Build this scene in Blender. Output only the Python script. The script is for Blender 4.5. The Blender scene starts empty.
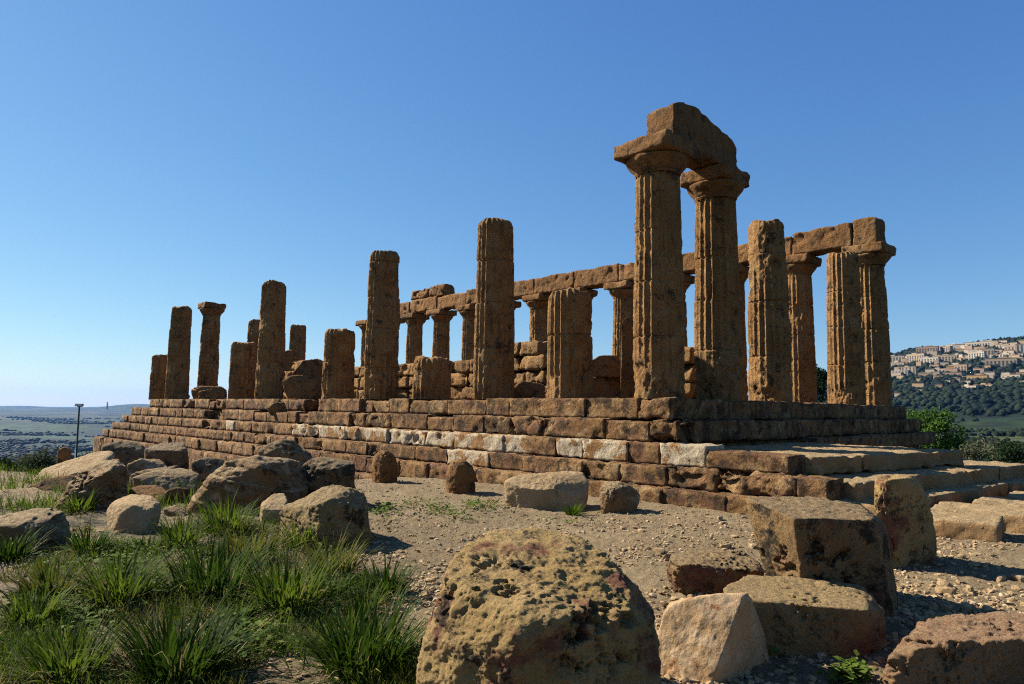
import bpy, bmesh, math, random
import numpy as np
from mathutils import Vector, Matrix, Euler

# ------------------------------------------------------------------ camera, light, exposure
SC = bpy.context.scene
COL = SC.collection
CAM = np.array([9.5641, -14.2984, -0.2855]); YAW = 2.37103; PITCH = 0.09598; FPX = 690.51; ROLL = 0.01253
cam_d = bpy.data.cameras.new('camera'); cam = bpy.data.objects.new('camera', cam_d); COL.objects.link(cam)
cam.location = CAM
cam.rotation_euler = (Euler((math.pi/2 + PITCH, 0, YAW - math.pi/2)).to_matrix() @ Matrix.Rotation(ROLL, 3, 'Z')).to_euler()
cam_d.sensor_width = 36; cam_d.lens = 36*FPX/1024; cam_d.clip_start = 0.05; cam_d.clip_end = 60000
SC.camera = cam

SUN_AZ = math.radians(201); SUN_EL = math.radians(37)      # azimuth counted from +X towards +Y
W = bpy.data.worlds.new('World'); SC.world = W; W.use_nodes = True
nt = W.node_tree; bg = nt.nodes['Background']; sky = nt.nodes.new('ShaderNodeTexSky')
sky.sky_type = 'NISHITA'; sky.sun_disc = False; sky.sun_elevation = SUN_EL; sky.sun_rotation = math.pi/2 - SUN_AZ
sky.altitude = 120; sky.air_density = 1.0; sky.dust_density = 0.15; sky.ozone_density = 2.5
tint = nt.nodes.new('ShaderNodeMix'); tint.data_type = 'RGBA'; tint.blend_type = 'MULTIPLY'; tint.inputs[0].default_value = 1
tint.inputs[7].default_value = (.57, .86, 1.05, 1)                  # daylight white balance
sep = nt.nodes.new('ShaderNodeSeparateColor'); com = nt.nodes.new('ShaderNodeCombineColor'); nt.links.new(sky.outputs[0], sep.inputs[0])
for i_, (c0, g_) in enumerate(((1.35, 1.03), (2.45, .84), (4.5, .55))):   # the film's soft response to the bright haze near the horizon
    pw = nt.nodes.new('ShaderNodeMath'); pw.operation = 'POWER'; pw.inputs[1].default_value = g_; nt.links.new(sep.outputs[i_], pw.inputs[0])
    ml = nt.nodes.new('ShaderNodeMath'); ml.operation = 'MULTIPLY'; ml.inputs[1].default_value = c0**(1-g_); nt.links.new(pw.outputs[0], ml.inputs[0]); nt.links.new(ml.outputs[0], com.inputs[i_])
nt.links.new(com.outputs[0], tint.inputs[6]); nt.links.new(tint.outputs[2], bg.inputs[0]); bg.inputs[1].default_value = 0.054
sun_d = bpy.data.lights.new('sun', 'SUN'); sun_d.energy = 5.0; sun_d.angle = math.radians(0.53); sun_d.color = (1.0, 0.94, 0.82)
sun = bpy.data.objects.new('sun', sun_d); COL.objects.link(sun)
sdir = Vector((math.cos(SUN_AZ)*math.cos(SUN_EL), math.sin(SUN_AZ)*math.cos(SUN_EL), math.sin(SUN_EL)))
sun.rotation_euler = sdir.to_track_quat('Z', 'Y').to_euler(); sun.location = (0, 0, 60)
SC.view_settings.view_transform = 'Standard'; SC.view_settings.look = 'None'
SC.view_settings.exposure = 1.35; SC.view_settings.gamma = 1.0
SC.render.engine = 'CYCLES'
SC.cycles.use_denoising = False; SC.cycles.filter_width = 1.15; SC.cycles.sample_clamp_indirect = 4; SC.cycles.max_bounces = 6; SC.cycles.diffuse_bounces = 3; SC.cycles.volume_bounces = 0
SC.cycles.transparent_max_bounces = 8

# ------------------------------------------------------------------ measuring helper: photo ray -> place
_F = np.array([math.cos(YAW)*math.cos(PITCH), math.sin(YAW)*math.cos(PITCH), math.sin(PITCH)])
_R = np.array([math.sin(YAW), -math.cos(YAW), 0.0]); _U = np.cross(_R, _F)
_R, _U = _R*math.cos(ROLL)+_U*math.sin(ROLL), _U*math.cos(ROLL)-_R*math.sin(ROLL)
def at(u, v, d): return CAM + (_F + _R*(u-512)/FPX - _U*(v-342)/FPX)*d
def depth_y(u, v, y):
    r = _F + _R*(u-512)/FPX - _U*(v-342)/FPX; return (y-CAM[1])/r[1]
GZ = -2.15
def gd(u, v): return (GZ-CAM[2])/(_F + _R*(u-512)/FPX - _U*(v-342)/FPX)[2]      # depth where the ray meets the ground

# ------------------------------------------------------------------ noise
_rs = np.random.RandomState(7)
_perm = np.concatenate([_rs.permutation(256)]*3).astype(np.int64)
_g = _rs.normal(size=(256, 3)); _g /= np.linalg.norm(_g, axis=1)[:, None]
def gnoise(p):
    p = np.asarray(p, float); i = np.floor(p).astype(np.int64); f = p - i; i &= 255
    u = f*f*f*(f*(f*6-15)+10); out = np.zeros(len(p))
    for dx in (0, 1):
        wx = u[:, 0] if dx else 1-u[:, 0]
        for dy in (0, 1):
            wy = u[:, 1] if dy else 1-u[:, 1]
            for dz in (0, 1):
                wz = u[:, 2] if dz else 1-u[:, 2]
                h = _perm[_perm[_perm[(i[:, 0]+dx) & 255]+((i[:, 1]+dy) & 255)]+((i[:, 2]+dz) & 255)]
                g = _g[h]
                out += wx*wy*wz*(g[:, 0]*(f[:, 0]-dx)+g[:, 1]*(f[:, 1]-dy)+g[:, 2]*(f[:, 2]-dz))
    return out*1.6
def fbm(p, oct=4, gain=.5):
    p = np.asarray(p, float); a = 1; o = np.zeros(len(p))
    for _ in range(oct):
        o += a*gnoise(p); p = p*2.03 + 17.3; a *= gain
    return o
def sstep(a, b, x):
    t = np.clip((x-a)/(b-a), 0, 1); return t*t*(3-2*t)

# ------------------------------------------------------------------ mesh helpers
def mesh_from(name, V, F, mat, smooth=True):
    me = bpy.data.meshes.new(name); V = np.asarray(V, np.float32)
    groups = F if isinstance(F, list) else [F]
    groups = [np.asarray(g, np.int32) for g in groups if len(g)]
    nl = sum(g.size for g in groups); nf = sum(len(g) for g in groups)
    me.vertices.add(len(V)); me.vertices.foreach_set('co', V.ravel())
    me.loops.add(nl); me.polygons.add(nf)
    me.loops.foreach_set('vertex_index', np.concatenate([g.ravel() for g in groups]))
    tot = np.concatenate([np.full(len(g), g.shape[1], np.int32) for g in groups])
    me.polygons.foreach_set('loop_start', np.concatenate([[0], np.cumsum(tot)[:-1]]).astype(np.int32))
    if hasattr(me.polygons[0] if nf else None, 'loop_total'):
        try: me.polygons.foreach_set('loop_total', tot)
        except Exception: pass
    me.polygons.foreach_set('use_smooth', np.full(nf, smooth))
    me.update(calc_edges=True); me.validate(verbose=False)
    if mat is not None: me.materials.append(mat)
    return me
def obj(name, V, F, mat, parent=None, loc=None, smooth=True):
    o = bpy.data.objects.new(name, mesh_from(name, V, F, mat, smooth)); COL.objects.link(o)
    if parent is not None: o.parent = parent
    if loc is not None: o.location = loc
    return o
def tag(o, label=None, cat=None, group=None, kind=None):
    if label: o['label'] = label
    if cat: o['category'] = cat
    if group: o['group'] = group
    if kind: o['kind'] = kind
    return o
def empty(name, loc, label=None, cat=None, group=None):
    o = bpy.data.objects.new(name, None); COL.objects.link(o); o.location = loc
    return tag(o, label, cat, group)
class Bag:
    def __init__(s): s.V = []; s.F = {}; s.n = 0
    def add(s, V, F):
        F = np.asarray(F)
        s.F.setdefault(F.shape[1], []).append(F + s.n); s.V.append(V); s.n += len(V)
    def build(s, name, mat, parent=None, loc=None, smooth=True):
        V = np.concatenate(s.V)
        if loc is not None: V = V - np.asarray(loc)
        return obj(name, V, [np.concatenate(f) for f in s.F.values()], mat, parent, loc, smooth)
_cg = {}
def cubegrid(nx, ny, nz):
    k = (nx, ny, nz)
    if k in _cg: return _cg[k]
    pts = []; quads = []; idx = {}
    def vid(a, b, c):
        t = (a, b, c)
        if t not in idx: idx[t] = len(pts); pts.append((2*a/nx-1, 2*b/ny-1, 2*c/nz-1))
        return idx[t]
    for a in range(nx):
        for b in range(ny):
            quads.append((vid(a, b, 0), vid(a, b+1, 0), vid(a+1, b+1, 0), vid(a+1, b, 0)))
            quads.append((vid(a, b, nz), vid(a+1, b, nz), vid(a+1, b+1, nz), vid(a, b+1, nz)))
    for a in range(nx):
        for c in range(nz):
            quads.append((vid(a, 0, c), vid(a+1, 0, c), vid(a+1, 0, c+1), vid(a, 0, c+1)))
            quads.append((vid(a, ny, c), vid(a, ny, c+1), vid(a+1, ny, c+1), vid(a+1, ny, c)))
    for b in range(ny):
        for c in range(nz):
            quads.append((vid(0, b, c), vid(0, b, c+1), vid(0, b+1, c+1), vid(0, b+1, c)))
            quads.append((vid(nx, b, c), vid(nx, b+1, c), vid(nx, b+1, c+1), vid(nx, b, c+1)))
    _cg[k] = (np.array(pts), np.array(quads)); return _cg[k]
_seed = [11]
def nseed():
    _seed[0] += 1; return np.array([(_seed[0]*12.9898) % 97, (_seed[0]*78.233) % 89, (_seed[0]*37.719) % 83])
def block(c, size, rz=0.0, res=.08, r=.05, amp=.022, erode=.05, tilt=(0, 0), skew=0):
    """a worn ashlar: rounded box with eroded edges and a rough face; world coordinates"""
    h = np.array(size)/2
    n = [int(max(2, min(40, round(s/res)))) for s in size]
    P, Q = cubegrid(*n); p = P*h
    sd = nseed(); wp = p*1.0 + sd
    rr = np.clip(r*(1 + 1.6*gnoise(wp*2.1)), r*.25, min(h)*.8)[:, None]
    q = np.clip(p, -(h-rr), h-rr); d = p-q; L = np.linalg.norm(d, axis=1)[:, None]; nrm = d/np.maximum(L, 1e-9)
    p = q + nrm*rr
    e = erode*np.maximum(0, fbm(wp*1.7+3, 3)-.05)*1.5 + amp*fbm(wp*5.5, 4, .6)
    p = p - nrm*e[:, None]
    if tilt[0] or tilt[1]:
        p[:, 2] += p[:, 0]*tilt[0] + p[:, 1]*tilt[1]
    c_, s_ = math.cos(rz), math.sin(rz)
    x = p[:, 0]*c_-p[:, 1]*s_; y = p[:, 0]*s_+p[:, 1]*c_
    return np.stack([x+c[0], y+c[1], p[:, 2]+c[2]], 1), Q

# ------------------------------------------------------------------ materials
def N(t, k, **kw):
    n = t.nodes.new(k)
    for a, b in kw.items(): setattr(n, a, b)
    return n
def new_mat(name):
    m = bpy.data.materials.new(name); m.use_nodes = True; t = m.node_tree
    b = t.nodes['Principled BSDF']; b.inputs['Roughness'].default_value = .93
    b.inputs['Specular IOR Level'].default_value = .15
    return m, t, b
def noise(t, vec, scale, detail=5, rough=.6, dist=0):
    n = N(t, 'ShaderNodeTexNoise'); n.inputs['Scale'].default_value = scale; n.inputs['Detail'].default_value = detail
    n.inputs['Roughness'].default_value = rough; n.inputs['Distortion'].default_value = dist
    t.links.new(vec, n.inputs['Vector']); return n.outputs[0]
def ramp(t, f, a, b):
    n = N(t, 'ShaderNodeMapRange'); n.interpolation_type = 'SMOOTHSTEP'; n.inputs[1].default_value = a; n.inputs[2].default_value = b
    t.links.new(f, n.inputs[0]); return n.outputs[0]
def mixc(t, f, a, b):
    n = N(t, 'ShaderNodeMix', data_type='RGBA')
    if isinstance(f, (int, float)): n.inputs[0].default_value = f
    else: t.links.new(f, n.inputs[0])
    for i, c in ((6, a), (7, b)):
        if isinstance(c, tuple): n.inputs[i].default_value = (*c, 1)
        else: t.links.new(c, n.inputs[i])
    return n.outputs[2]
def math_(t, op, a, b):
    n = N(t, 'ShaderNodeMath', operation=op)
    for i, c in ((0, a), (1, b)):
        if isinstance(c, (int, float)): n.inputs[i].default_value = c
        else: t.links.new(c, n.inputs[i])
    return n.outputs[0]
KA = (.68, .565, .43)
def kc(c): return tuple(a*b for a, b in zip(c, KA))
def stone(name, c1, c2, dark, pale=None, pale_t=.62, dark_t=.56, scale=1.0, bump=.6, speck=.35, red=None, lit_crust=None, plaster=None, island=0.0, streak=None):
    c1, c2, dark = kc(c1), kc(c2), kc(dark)
    pale, red = pale and kc(pale), red and kc(red); lit_crust = lit_crust and tuple(map(kc, lit_crust))
    m, t, b = new_mat(name)
    geo = N(t, 'ShaderNodeNewGeometry'); pos = geo.outputs['Position']
    col = mixc(t, ramp(t, noise(t, pos, .9*scale, 6, .65), .36, .64), c1, c2)
    if pale: col = mixc(t, ramp(t, noise(t, pos, 1.7*scale, 7, .7, .4), pale_t-.04, pale_t+.08), col, pale)
    if red: col = mixc(t, ramp(t, noise(t, pos, 1.1*scale, 5, .65), .50, .62), col, red)
    if streak:
        mp = N(t, 'ShaderNodeMapping'); mp.inputs['Scale'].default_value = (1, 1, .16); t.links.new(pos, mp.inputs[0])
        col = mixc(t, math_(t, 'MULTIPLY', ramp(t, noise(t, mp.outputs[0], 5.5, 7, .72), .50, .66), .75), col, kc(streak))
        col = mixc(t, math_(t, 'MULTIPLY', ramp(t, noise(t, pos, .45, 4, .6), .52, .66), .6), col, kc((.38, .275, .155)))
    # grey and black lichen in blotches with fine broken edges
    l = math_(t, 'ADD', noise(t, pos, 2.3*scale, 8, .72, .3), math_(t, 'MULTIPLY', math_(t, 'SUBTRACT', noise(t, pos, 26*scale, 4, .7), .5), .30))
    col = mixc(t, ramp(t, l, dark_t, dark_t+.10), col, dark)
    if lit_crust:   # weathered crust on upward faces, paled to paint in their sunlit look
        sx = N(t, 'ShaderNodeSeparateXYZ'); t.links.new(geo.outputs['Normal'], sx.inputs[0])
        up = ramp(t, math_(t, 'ADD', sx.outputs[2], math_(t, 'MULTIPLY', math_(t, 'SUBTRACT', noise(t, pos, 5*scale, 6, .7), .5), 1.1)), .45, .85)
        col = mixc(t, up, col, mixc(t, ramp(t, noise(t, pos, 14*scale, 5, .7), .42, .6), lit_crust[0], lit_crust[1]))
    if plaster:
        at_ = math_(t, 'ADD', noise(t, pos, 1.9, 6, .62, .5), math_(t, 'MULTIPLY', math_(t, 'SUBTRACT', geo.outputs['Random Per Island'], .5), .16))
        col = mixc(t, ramp(t, at_, plaster[0], plaster[0]+.025), col, mixc(t, ramp(t, noise(t, pos, 6, 5, .6), .4, .7), plaster[1], plaster[2]))
    f = math_(t, 'ADD', noise(t, pos, 60*scale, 5, .75), math_(t, 'MULTIPLY', math_(t, 'SUBTRACT', geo.outputs['Random Per Island'], .5), island))
    g = N(t, 'ShaderNodeHueSaturation'); t.links.new(col, g.inputs['Color'])
    t.links.new(math_(t, 'ADD', 1-speck*1.1, math_(t, 'MULTIPLY', f, 2.2*speck)), g.inputs['Value'])
    t.links.new(g.outputs[0], b.inputs['Base Color'])
    v = N(t, 'ShaderNodeTexVoronoi'); v.inputs['Scale'].default_value = 17*scale; t.links.new(pos, v.inputs['Vector'])
    pit = ramp(t, v.outputs['Distance'], .0, .32)
    hh = math_(t, 'ADD', math_(t, 'ADD', noise(t, pos, 11*scale, 9, .78), math_(t, 'MULTIPLY', noise(t, pos, 34*scale, 6, .8), .38)), math_(t, 'MULTIPLY', math_(t, 'MULTIPLY', pit, ramp(t, noise(t, pos, 3*scale, 3), .45, .6)), .35))
    bp = N(t, 'ShaderNodeBump'); bp.inputs['Strength'].default_value = bump; bp.inputs['Distance'].default_value = .13/scale
    t.links.new(hh, bp.inputs['Height']); t.links.new(bp.outputs[0], b.inputs['Normal'])
    return m
M = {}
M['temple'] = stone('temple_sandstone', (.37, .22, .095), (.52, .335, .16), (.12, .085, .055), pale=(.50, .35, .19), pale_t=.55, dark_t=.54, bump=.95, island=.4, streak=(.20, .125, .062))
M['capital'] = stone('capital_sandstone', (.29, .165, .072), (.38, .225, .105), (.11, .08, .055), dark_t=.53, bump=.95, island=.3, streak=(.20, .125, .062))
M['step'] = stone('step_sandstone', (.27, .165, .08), (.37, .245, .128), (.095, .068, .046), pale=(.48, .37, .23), pale_t=.54, dark_t=.485, bump=1.0, scale=1.25, red=(.27, .155, .10), island=.4)
M['plaster'] = stone('plastered_sandstone', (.27, .165, .08), (.37, .245, .128), (.12, .08, .05), dark_t=.62, plaster=(.44, (.37, .295, .20), (.27, .20, .12)))
M['pavement'] = stone('pavement_stone', (.33, .22, .12), (.42, .31, .19), (.15, .12, .085), pale=(.50, .41, .28), dark_t=.58, lit_crust=((.44, .365, .245), (.31, .255, .17)))  # slab tops coloured paler to carry their sunlit tan
M['ochre'] = stone('ochre_rock', (.40, .31, .15), (.48, .385, .215), (.06, .053, .042), pale=(.50, .36, .17), dark_t=.54, scale=1.9, bump=.8, red=(.24, .115, .09))
M['grey'] = stone('grey_lichen_rock', (.22, .148, .08), (.30, .215, .125), (.075, .062, .046), pale=(.48, .43, .34), pale_t=.58, dark_t=.54, scale=1.6, bump=.8, lit_crust=((.48, .405, .29), (.30, .245, .165)))  # base darkened after the shaded faces, upward crust paled after the sunlit tops
M['pale'] = stone('pale_limestone', (.42, .33, .21), (.50, .41, .28), (.20, .16, .11), pale=(.56, .49, .38), dark_t=.6, scale=1.6, bump=.6)
M['speckled'] = stone('speckled_pale_rock', (.44, .32, .19), (.50, .40, .28), (.34, .17, .085), pale=(.56, .46, .34), pale_t=.52, dark_t=.56, scale=3.0, bump=.45, speck=.45)
M['darkrock'] = stone('dark_lichen_rock', (.20, .145, .09), (.27, .20, .12), (.05, .045, .037), pale=(.33, .27, .18), dark_t=.47, scale=1.6, bump=.8, lit_crust=((.32, .27, .19), (.20, .175, .13)))
M['purple'] = stone('purple_stained_rock', (.34, .235, .12), (.40, .29, .16), (.085, .07, .055), pale=(.46, .36, .23), dark_t=.55, scale=1.7, bump=.8, red=(.24, .125, .105), lit_crust=((.42, .33, .19), (.26, .22, .14)))
M['bigblock'] = stone('olive_dark_block', (.31, .22, .12), (.39, .29, .165), (.07, .06, .045), pale=(.44, .35, .22), dark_t=.50, scale=1.5, bump=.9, red=(.25, .13, .11), lit_crust=((.42, .34, .22), (.24, .20, .14)))
M['tan'] = stone('tan_rock', (.35, .275, .15), (.42, .345, .20), (.07, .06, .045), pale=(.48, .40, .26), dark_t=.51, scale=1.7, bump=.9, lit_crust=((.42, .35, .22), (.26, .22, .15)))
M['pink'] = stone('pinkish_rock', (.36, .245, .15), (.42, .30, .19), (.09, .07, .055), pale=(.50, .40, .28), dark_t=.56, scale=1.7, bump=.9, red=(.29, .155, .125), lit_crust=((.44, .34, .23), (.33, .21, .16)))
M['brownrock'] = stone('brown_rock', (.24, .14, .062), (.31, .19, .085), (.075, .052, .035), dark_t=.52, scale=1.6, bump=.8)
def simple(name, c, rough=.8, metal=0, var=.25, sc=8):
    m, t, b = new_mat(name); pos = N(t, 'ShaderNodeNewGeometry').outputs['Position']
    t.links.new(mixc(t, noise(t, pos, sc, 4), tuple(x*(1-var) for x in c), tuple(x*(1+var) for x in c)), b.inputs['Base Color'])
    b.inputs['Roughness'].default_value = rough; b.inputs['Metallic'].default_value = metal
    return m
def leaf(name, c1, c2, sc=2.0, trans=.25):
    c1 = tuple(x*.75 for x in c1); c2 = tuple(x*.75 for x in c2)
    m, t, b = new_mat(name); pos = N(t, 'ShaderNodeNewGeometry').outputs['Position']
    c = mixc(t, ramp(t, noise(t, pos, sc, 5, .7), .35, .65), c1, c2)
    t.links.new(c, b.inputs['Base Color']); b.inputs['Roughness'].default_value = .75; b.inputs['Specular IOR Level'].default_value = .08
    tr = N(t, 'ShaderNodeBsdfTranslucent'); t.links.new(c, tr.inputs[0])
    ad = N(t, 'ShaderNodeMixShader'); ad.inputs[0].default_value = trans
    t.links.new(b.outputs[0], ad.inputs[1]); t.links.new(tr.outputs[0], ad.inputs[2])
    t.links.new(ad.outputs[0], t.nodes['Material Output'].inputs[0]); return m
M['tuft_dark'] = leaf('dark_green_blades', (.018, .040, .004), (.060, .105, .010), 3.5, .35)
M['tuft_mid'] = leaf('green_blades', (.042, .080, .006), (.115, .155, .015), 3.0, .45)
M['tuft_olive'] = leaf('olive_blades', (.065, .085, .010), (.14, .125, .02), 3.0, .4)
M['straw'] = leaf('straw_blades', (.24, .17, .07), (.34, .26, .12))
M['herb'] = leaf('herb_leaves', (.065, .11, .012), (.13, .17, .025))
M['crown_green'] = leaf('bright_green_leaves', (.035, .085, .012), (.085, .15, .025), 1.2)
M['crown_dark'] = leaf('dark_leaves', (.012, .028, .010), (.03, .05, .016), 1.2)
M['crown_olive'] = leaf('olive_leaves', (.06, .075, .035), (.12, .125, .07), 1.2)
M['bark'] = simple('bark', (.09, .065, .045))
M['wood_far'] = leaf('far_foliage', (.005, .011, .005), (.020, .029, .012), .012, .0)
M['lamp'] = simple('dark_green_paint', (.03, .045, .035), .5)
M['lamp_head'] = simple('grey_lamp_metal', (.22, .23, .22), .45)
M['lamp_glass'] = simple('lamp_glass', (.5, .52, .5), .2)
M['window'] = simple('dark_window', (.06, .065, .075), .3)
WALLS = [simple('render_wall_%s' % n, tuple(x*k for x, k in zip(c, (.54, .49, .42))), .9, 0, .06, .1) for n, c in (('cream', (.55, .44, .32)), ('white', (.66, .60, .52)), ('sand', (.48, .36, .24)), ('ochre', (.52, .36, .17)), ('grey', (.42, .37, .32)), ('rose', (.50, .36, .27)))]
M['roof'] = simple('tile_roof', (.26, .15, .10), .9, 0, .2, .3)

# gravel / fields: one ground material, mixed by the painted cover attribute
def ground_mat():
    m, t, b = new_mat('ground'); pos = N(t, 'ShaderNodeNewGeometry').outputs['Position']
    a = N(t, 'ShaderNodeAttribute', attribute_name='cover'); far = a.outputs['Fac']
    a2 = N(t, 'ShaderNodeAttribute', attribute_name='soil'); soil = a2.outputs['Fac']
    c = mixc(t, ramp(t, noise(t, pos, .55, 7, .7), .36, .64), kc((.235, .20, .138)), kc((.315, .278, .198)))
    c = mixc(t, ramp(t, noise(t, pos, 6, 8, .8), .50, .62), c, kc((.16, .125, .085)))
    c = mixc(t, ramp(t, noise(t, pos, 34, 5, .85), .54, .64), c, kc((.46, .40, .31)))
    c = mixc(t, ramp(t, noise(t, pos, 50, 4, .85), .56, .66), c, kc((.13, .10, .07)))
    c = mixc(t, math_(t, 'MULTIPLY', soil, ramp(t, noise(t, pos, 2.6, 6, .7), .40, .62)), c, (.06, .05, .03))
    # fields
    v = N(t, 'ShaderNodeTexVoronoi'); v.inputs['Scale'].default_value = .0042; t.links.new(pos, v.inputs['Vector'])
    sp = N(t, 'ShaderNodeSeparateColor'); t.links.new(v.outputs['Color'], sp.inputs[0])
    fld = mixc(t, ramp(t, sp.outputs[0], .25, .8), (.006, .015, .005), (.028, .056, .012))
    fld = mixc(t, ramp(t, sp.outputs[1], .78, .90), fld, (.060, .055, .028))
    fld = mixc(t, ramp(t, noise(t, pos, .02, 8, .75), .46, .60), fld, (.005, .0085, .0045))
    fld = mixc(t, ramp(t, noise(t, pos, .3, 5, .7), .5, .7), fld, (.012, .016, .007))
    a3 = N(t, 'ShaderNodeAttribute', attribute_name='meadow')
    fld = mixc(t, math_(t, 'MULTIPLY', a3.outputs['Fac'], ramp(t, noise(t, pos, .018, 5, .6), .40, .58)), fld, mixc(t, ramp(t, noise(t, pos, .05, 5, .7), .4, .6), (.030, .046, .010), (.060, .062, .022)))
    c = mixc(t, far, c, fld)
    t.links.new(c, b.inputs['Base Color'])
    bp = N(t, 'ShaderNodeBump'); bp.inputs['Strength'].default_value = .9; bp.inputs['Distance'].default_value = .06
    t.links.new(math_(t, 'ADD', noise(t, pos, 24, 8, .75), math_(t, 'MULTIPLY', noise(t, pos, 5, 4), 1.5)), bp.inputs['Height'])
    t.links.new(bp.outputs[0], b.inputs['Normal'])
    return m
M['ground'] = ground_mat()

# ------------------------------------------------------------------ terrain
PLATEAU = np.array([(-38.6, -2.8), (-28, -4.0), (-19, -5.4), (-14.9, -8.6), (-14.2, -11.5), (-9, -16), (4, -32), (34, -32), (15, -6), (8.2, 5), (6.0, 17), (-3, 23), (-40, 26)], float)
def plateau_dist(x, y):
    """signed distance outside the flat plateau (negative inside)"""
    p = np.stack([x, y], 1); best = np.full(len(p), 1e18); inside = np.zeros(len(p), bool)
    n = len(PLATEAU)
    for i in range(n):
        a = PLATEAU[i]; b = PLATEAU[(i+1) % n]; e = b-a; w = p-a
        t = np.clip((w@e)/(e@e), 0, 1); d = w-t[:, None]*e; best = np.minimum(best, (d*d).sum(1))
        c = ((a[1] <= p[:, 1]) & (b[1] > p[:, 1])) | ((b[1] <= p[:, 1]) & (a[1] > p[:, 1]))
        xi = a[0] + (p[:, 1]-a[1])/(np.where(abs(b[1]-a[1]) < 1e-9, 1e-9, b[1]-a[1]))*(b[0]-a[0])
        inside ^= c & (p[:, 0] < xi)
    d = np.sqrt(best); return np.where(inside, -d, d)
def far_height(x, y):
    dx, dy = x-CAM[0], y-CAM[1]; d = np.hypot(dx, dy)
    beta = np.degrees((YAW-np.arctan2(dy, dx)+np.pi) % (2*np.pi) - np.pi)      # + to the right
    P = np.stack([x, y, 0*x], 1)
    left = -110 + 10*fbm(P/700, 3) + 22*sstep(1500, 4200, d)*(1+.5*fbm(P/900+5, 2)) + 10*sstep(4500, 6500, d)
    left += sstep(7000, 9000, d)*(1-sstep(10500, 14000, d))*(18+30*fbm(np.stack([beta/7, d/4000, 0*d], 1)+3, 3) + 62*sstep(-31.5, -28, beta))
    ridge = np.interp(beta, [14, 20, 24, 26, 28.8, 30.5, 33, 36.7, 45, 60, 90], [-10, 5, 42, 105, 150, 160, 165, 180, 195, 150, 40])
    prof = np.interp(d, [0, 120, 450, 800, 1000, 1150, 1350, 2000, 2500, 4000], [0, 0, 0, .04, .10, .22, .40, 1.0, .9, .3])
    right = -22 + (ridge+22)*prof + 3*fbm(P/160+9, 4)*sstep(200, 800, d)
    w = sstep(2, 14, beta)*(1-sstep(100, 140, beta))
    return left*(1-w) + right*w
def height(x, y):
    x = np.atleast_1d(np.asarray(x, float)); y = np.atleast_1d(np.asarray(y, float))
    e = plateau_dist(x, y)
    P = np.stack([x, y, 0*x], 1)
    near = GZ + .05*fbm(P*.35, 3) + .018*fbm(P*1.9, 3) - .10*sstep(-8, -30, x)
    near -= .85*sstep(-4, -15, x)*sstep(-11.5, -6.5, y) + .45*sstep(-16, -38, x)
    ee = np.maximum(e, 0)
    slope = near - .36*np.minimum(ee, 12) - .20*np.maximum(ee-12, 0) + .5*fbm(P*.12, 3)*sstep(0, 15, ee)
    fh = far_height(x, y)
    k = sstep(20, 90, ee)
    down = np.maximum(slope, fh)
    return np.where(e <= 0, near, down*(1-k) + np.maximum(slope, fh)*k)
def hz(x, y): return float(height([x], [y])[0])
def make_ground():
    th = np.concatenate([np.linspace(-48, 48, 560), np.linspace(48, 312, 90)[1:-1]])
    r = [.0]; x = .5
    while x < 13: r.append(x); x += .07 if x < 8 else .1
    while x < 16000: r.append(x); x *= 1.018
    r = np.array(r[1:]); nt_, nr = len(th), len(r)
    ang = YAW - np.radians(th)
    X = CAM[0] + np.outer(r, np.cos(ang)).ravel(); Y = CAM[1] + np.outer(r, np.sin(ang)).ravel()
    Z = height(X, Y)
    P = np.stack([X, Y, 0*X], 1); dd = np.repeat(r, nt_)
    near = dd < 40
    Z[near] += (.020*fbm(P[near]*6, 3, .6) + .008*fbm(P[near]*19, 2))*(1-sstep(20, 40, dd[near]))
    V = np.concatenate([np.stack([X, Y, Z], 1), [[CAM[0], CAM[1], GZ]]])
    i = np.arange(nr-1)[:, None]; j = np.arange(nt_)[None, :]; jn = (j+1) % nt_
    Q = np.stack([i*nt_+j, (i+1)*nt_+j, (i+1)*nt_+jn, i*nt_+jn], -1).reshape(-1, 4)
    c = nr*nt_; jj = np.arange(nt_)
    T = np.stack([np.full(nt_, c), jj, (jj+1) % nt_], 1)
    Q = Q[:, ::-1]; T = T[:, ::-1]
    o = obj('ground', V, [Q, T], M['ground']); tag(o, kind='structure')
    cov = sstep(.2, 3.0, plateau_dist(V[:, 0], V[:, 1]) + 2.5*fbm(np.stack([V[:, 0], V[:, 1], 0*V[:, 0]], 1)*.3, 3))
    a = o.data.attributes.new('cover', 'FLOAT', 'POINT'); a.data.foreach_set('value', cov.astype(np.float32))
    dx, dy = V[:, 0]-CAM[0], V[:, 1]-CAM[1]; d_ = np.hypot(dx, dy); be = np.degrees((YAW-np.arctan2(dy, dx)+np.pi) % (2*np.pi)-np.pi)
    a = o.data.attributes.new('meadow', 'FLOAT', 'POINT'); a.data.foreach_set('value', (sstep(12, 20, be)*(1-sstep(60, 70, be))*sstep(120, 200, d_)*(1-sstep(750, 900, d_))).astype(np.float32))
    # darker humus under the grass patch on the left
    dx, dy = V[:, 0]-CAM[0], V[:, 1]-CAM[1]; rgt = dx*_R[0]+dy*_R[1]; fw = dx*math.cos(YAW)+dy*math.sin(YAW)
    s = sstep(-.10, -.32, rgt/np.maximum(fw, .5) + .10*fbm(np.stack([V[:, 0], V[:, 1], 0*V[:, 0]], 1)*.9, 3))*(1-sstep(11, 15, fw))
    a = o.data.attributes.new('soil', 'FLOAT', 'POINT'); a.data.foreach_set('value', s.astype(np.float32))
make_ground()

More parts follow.
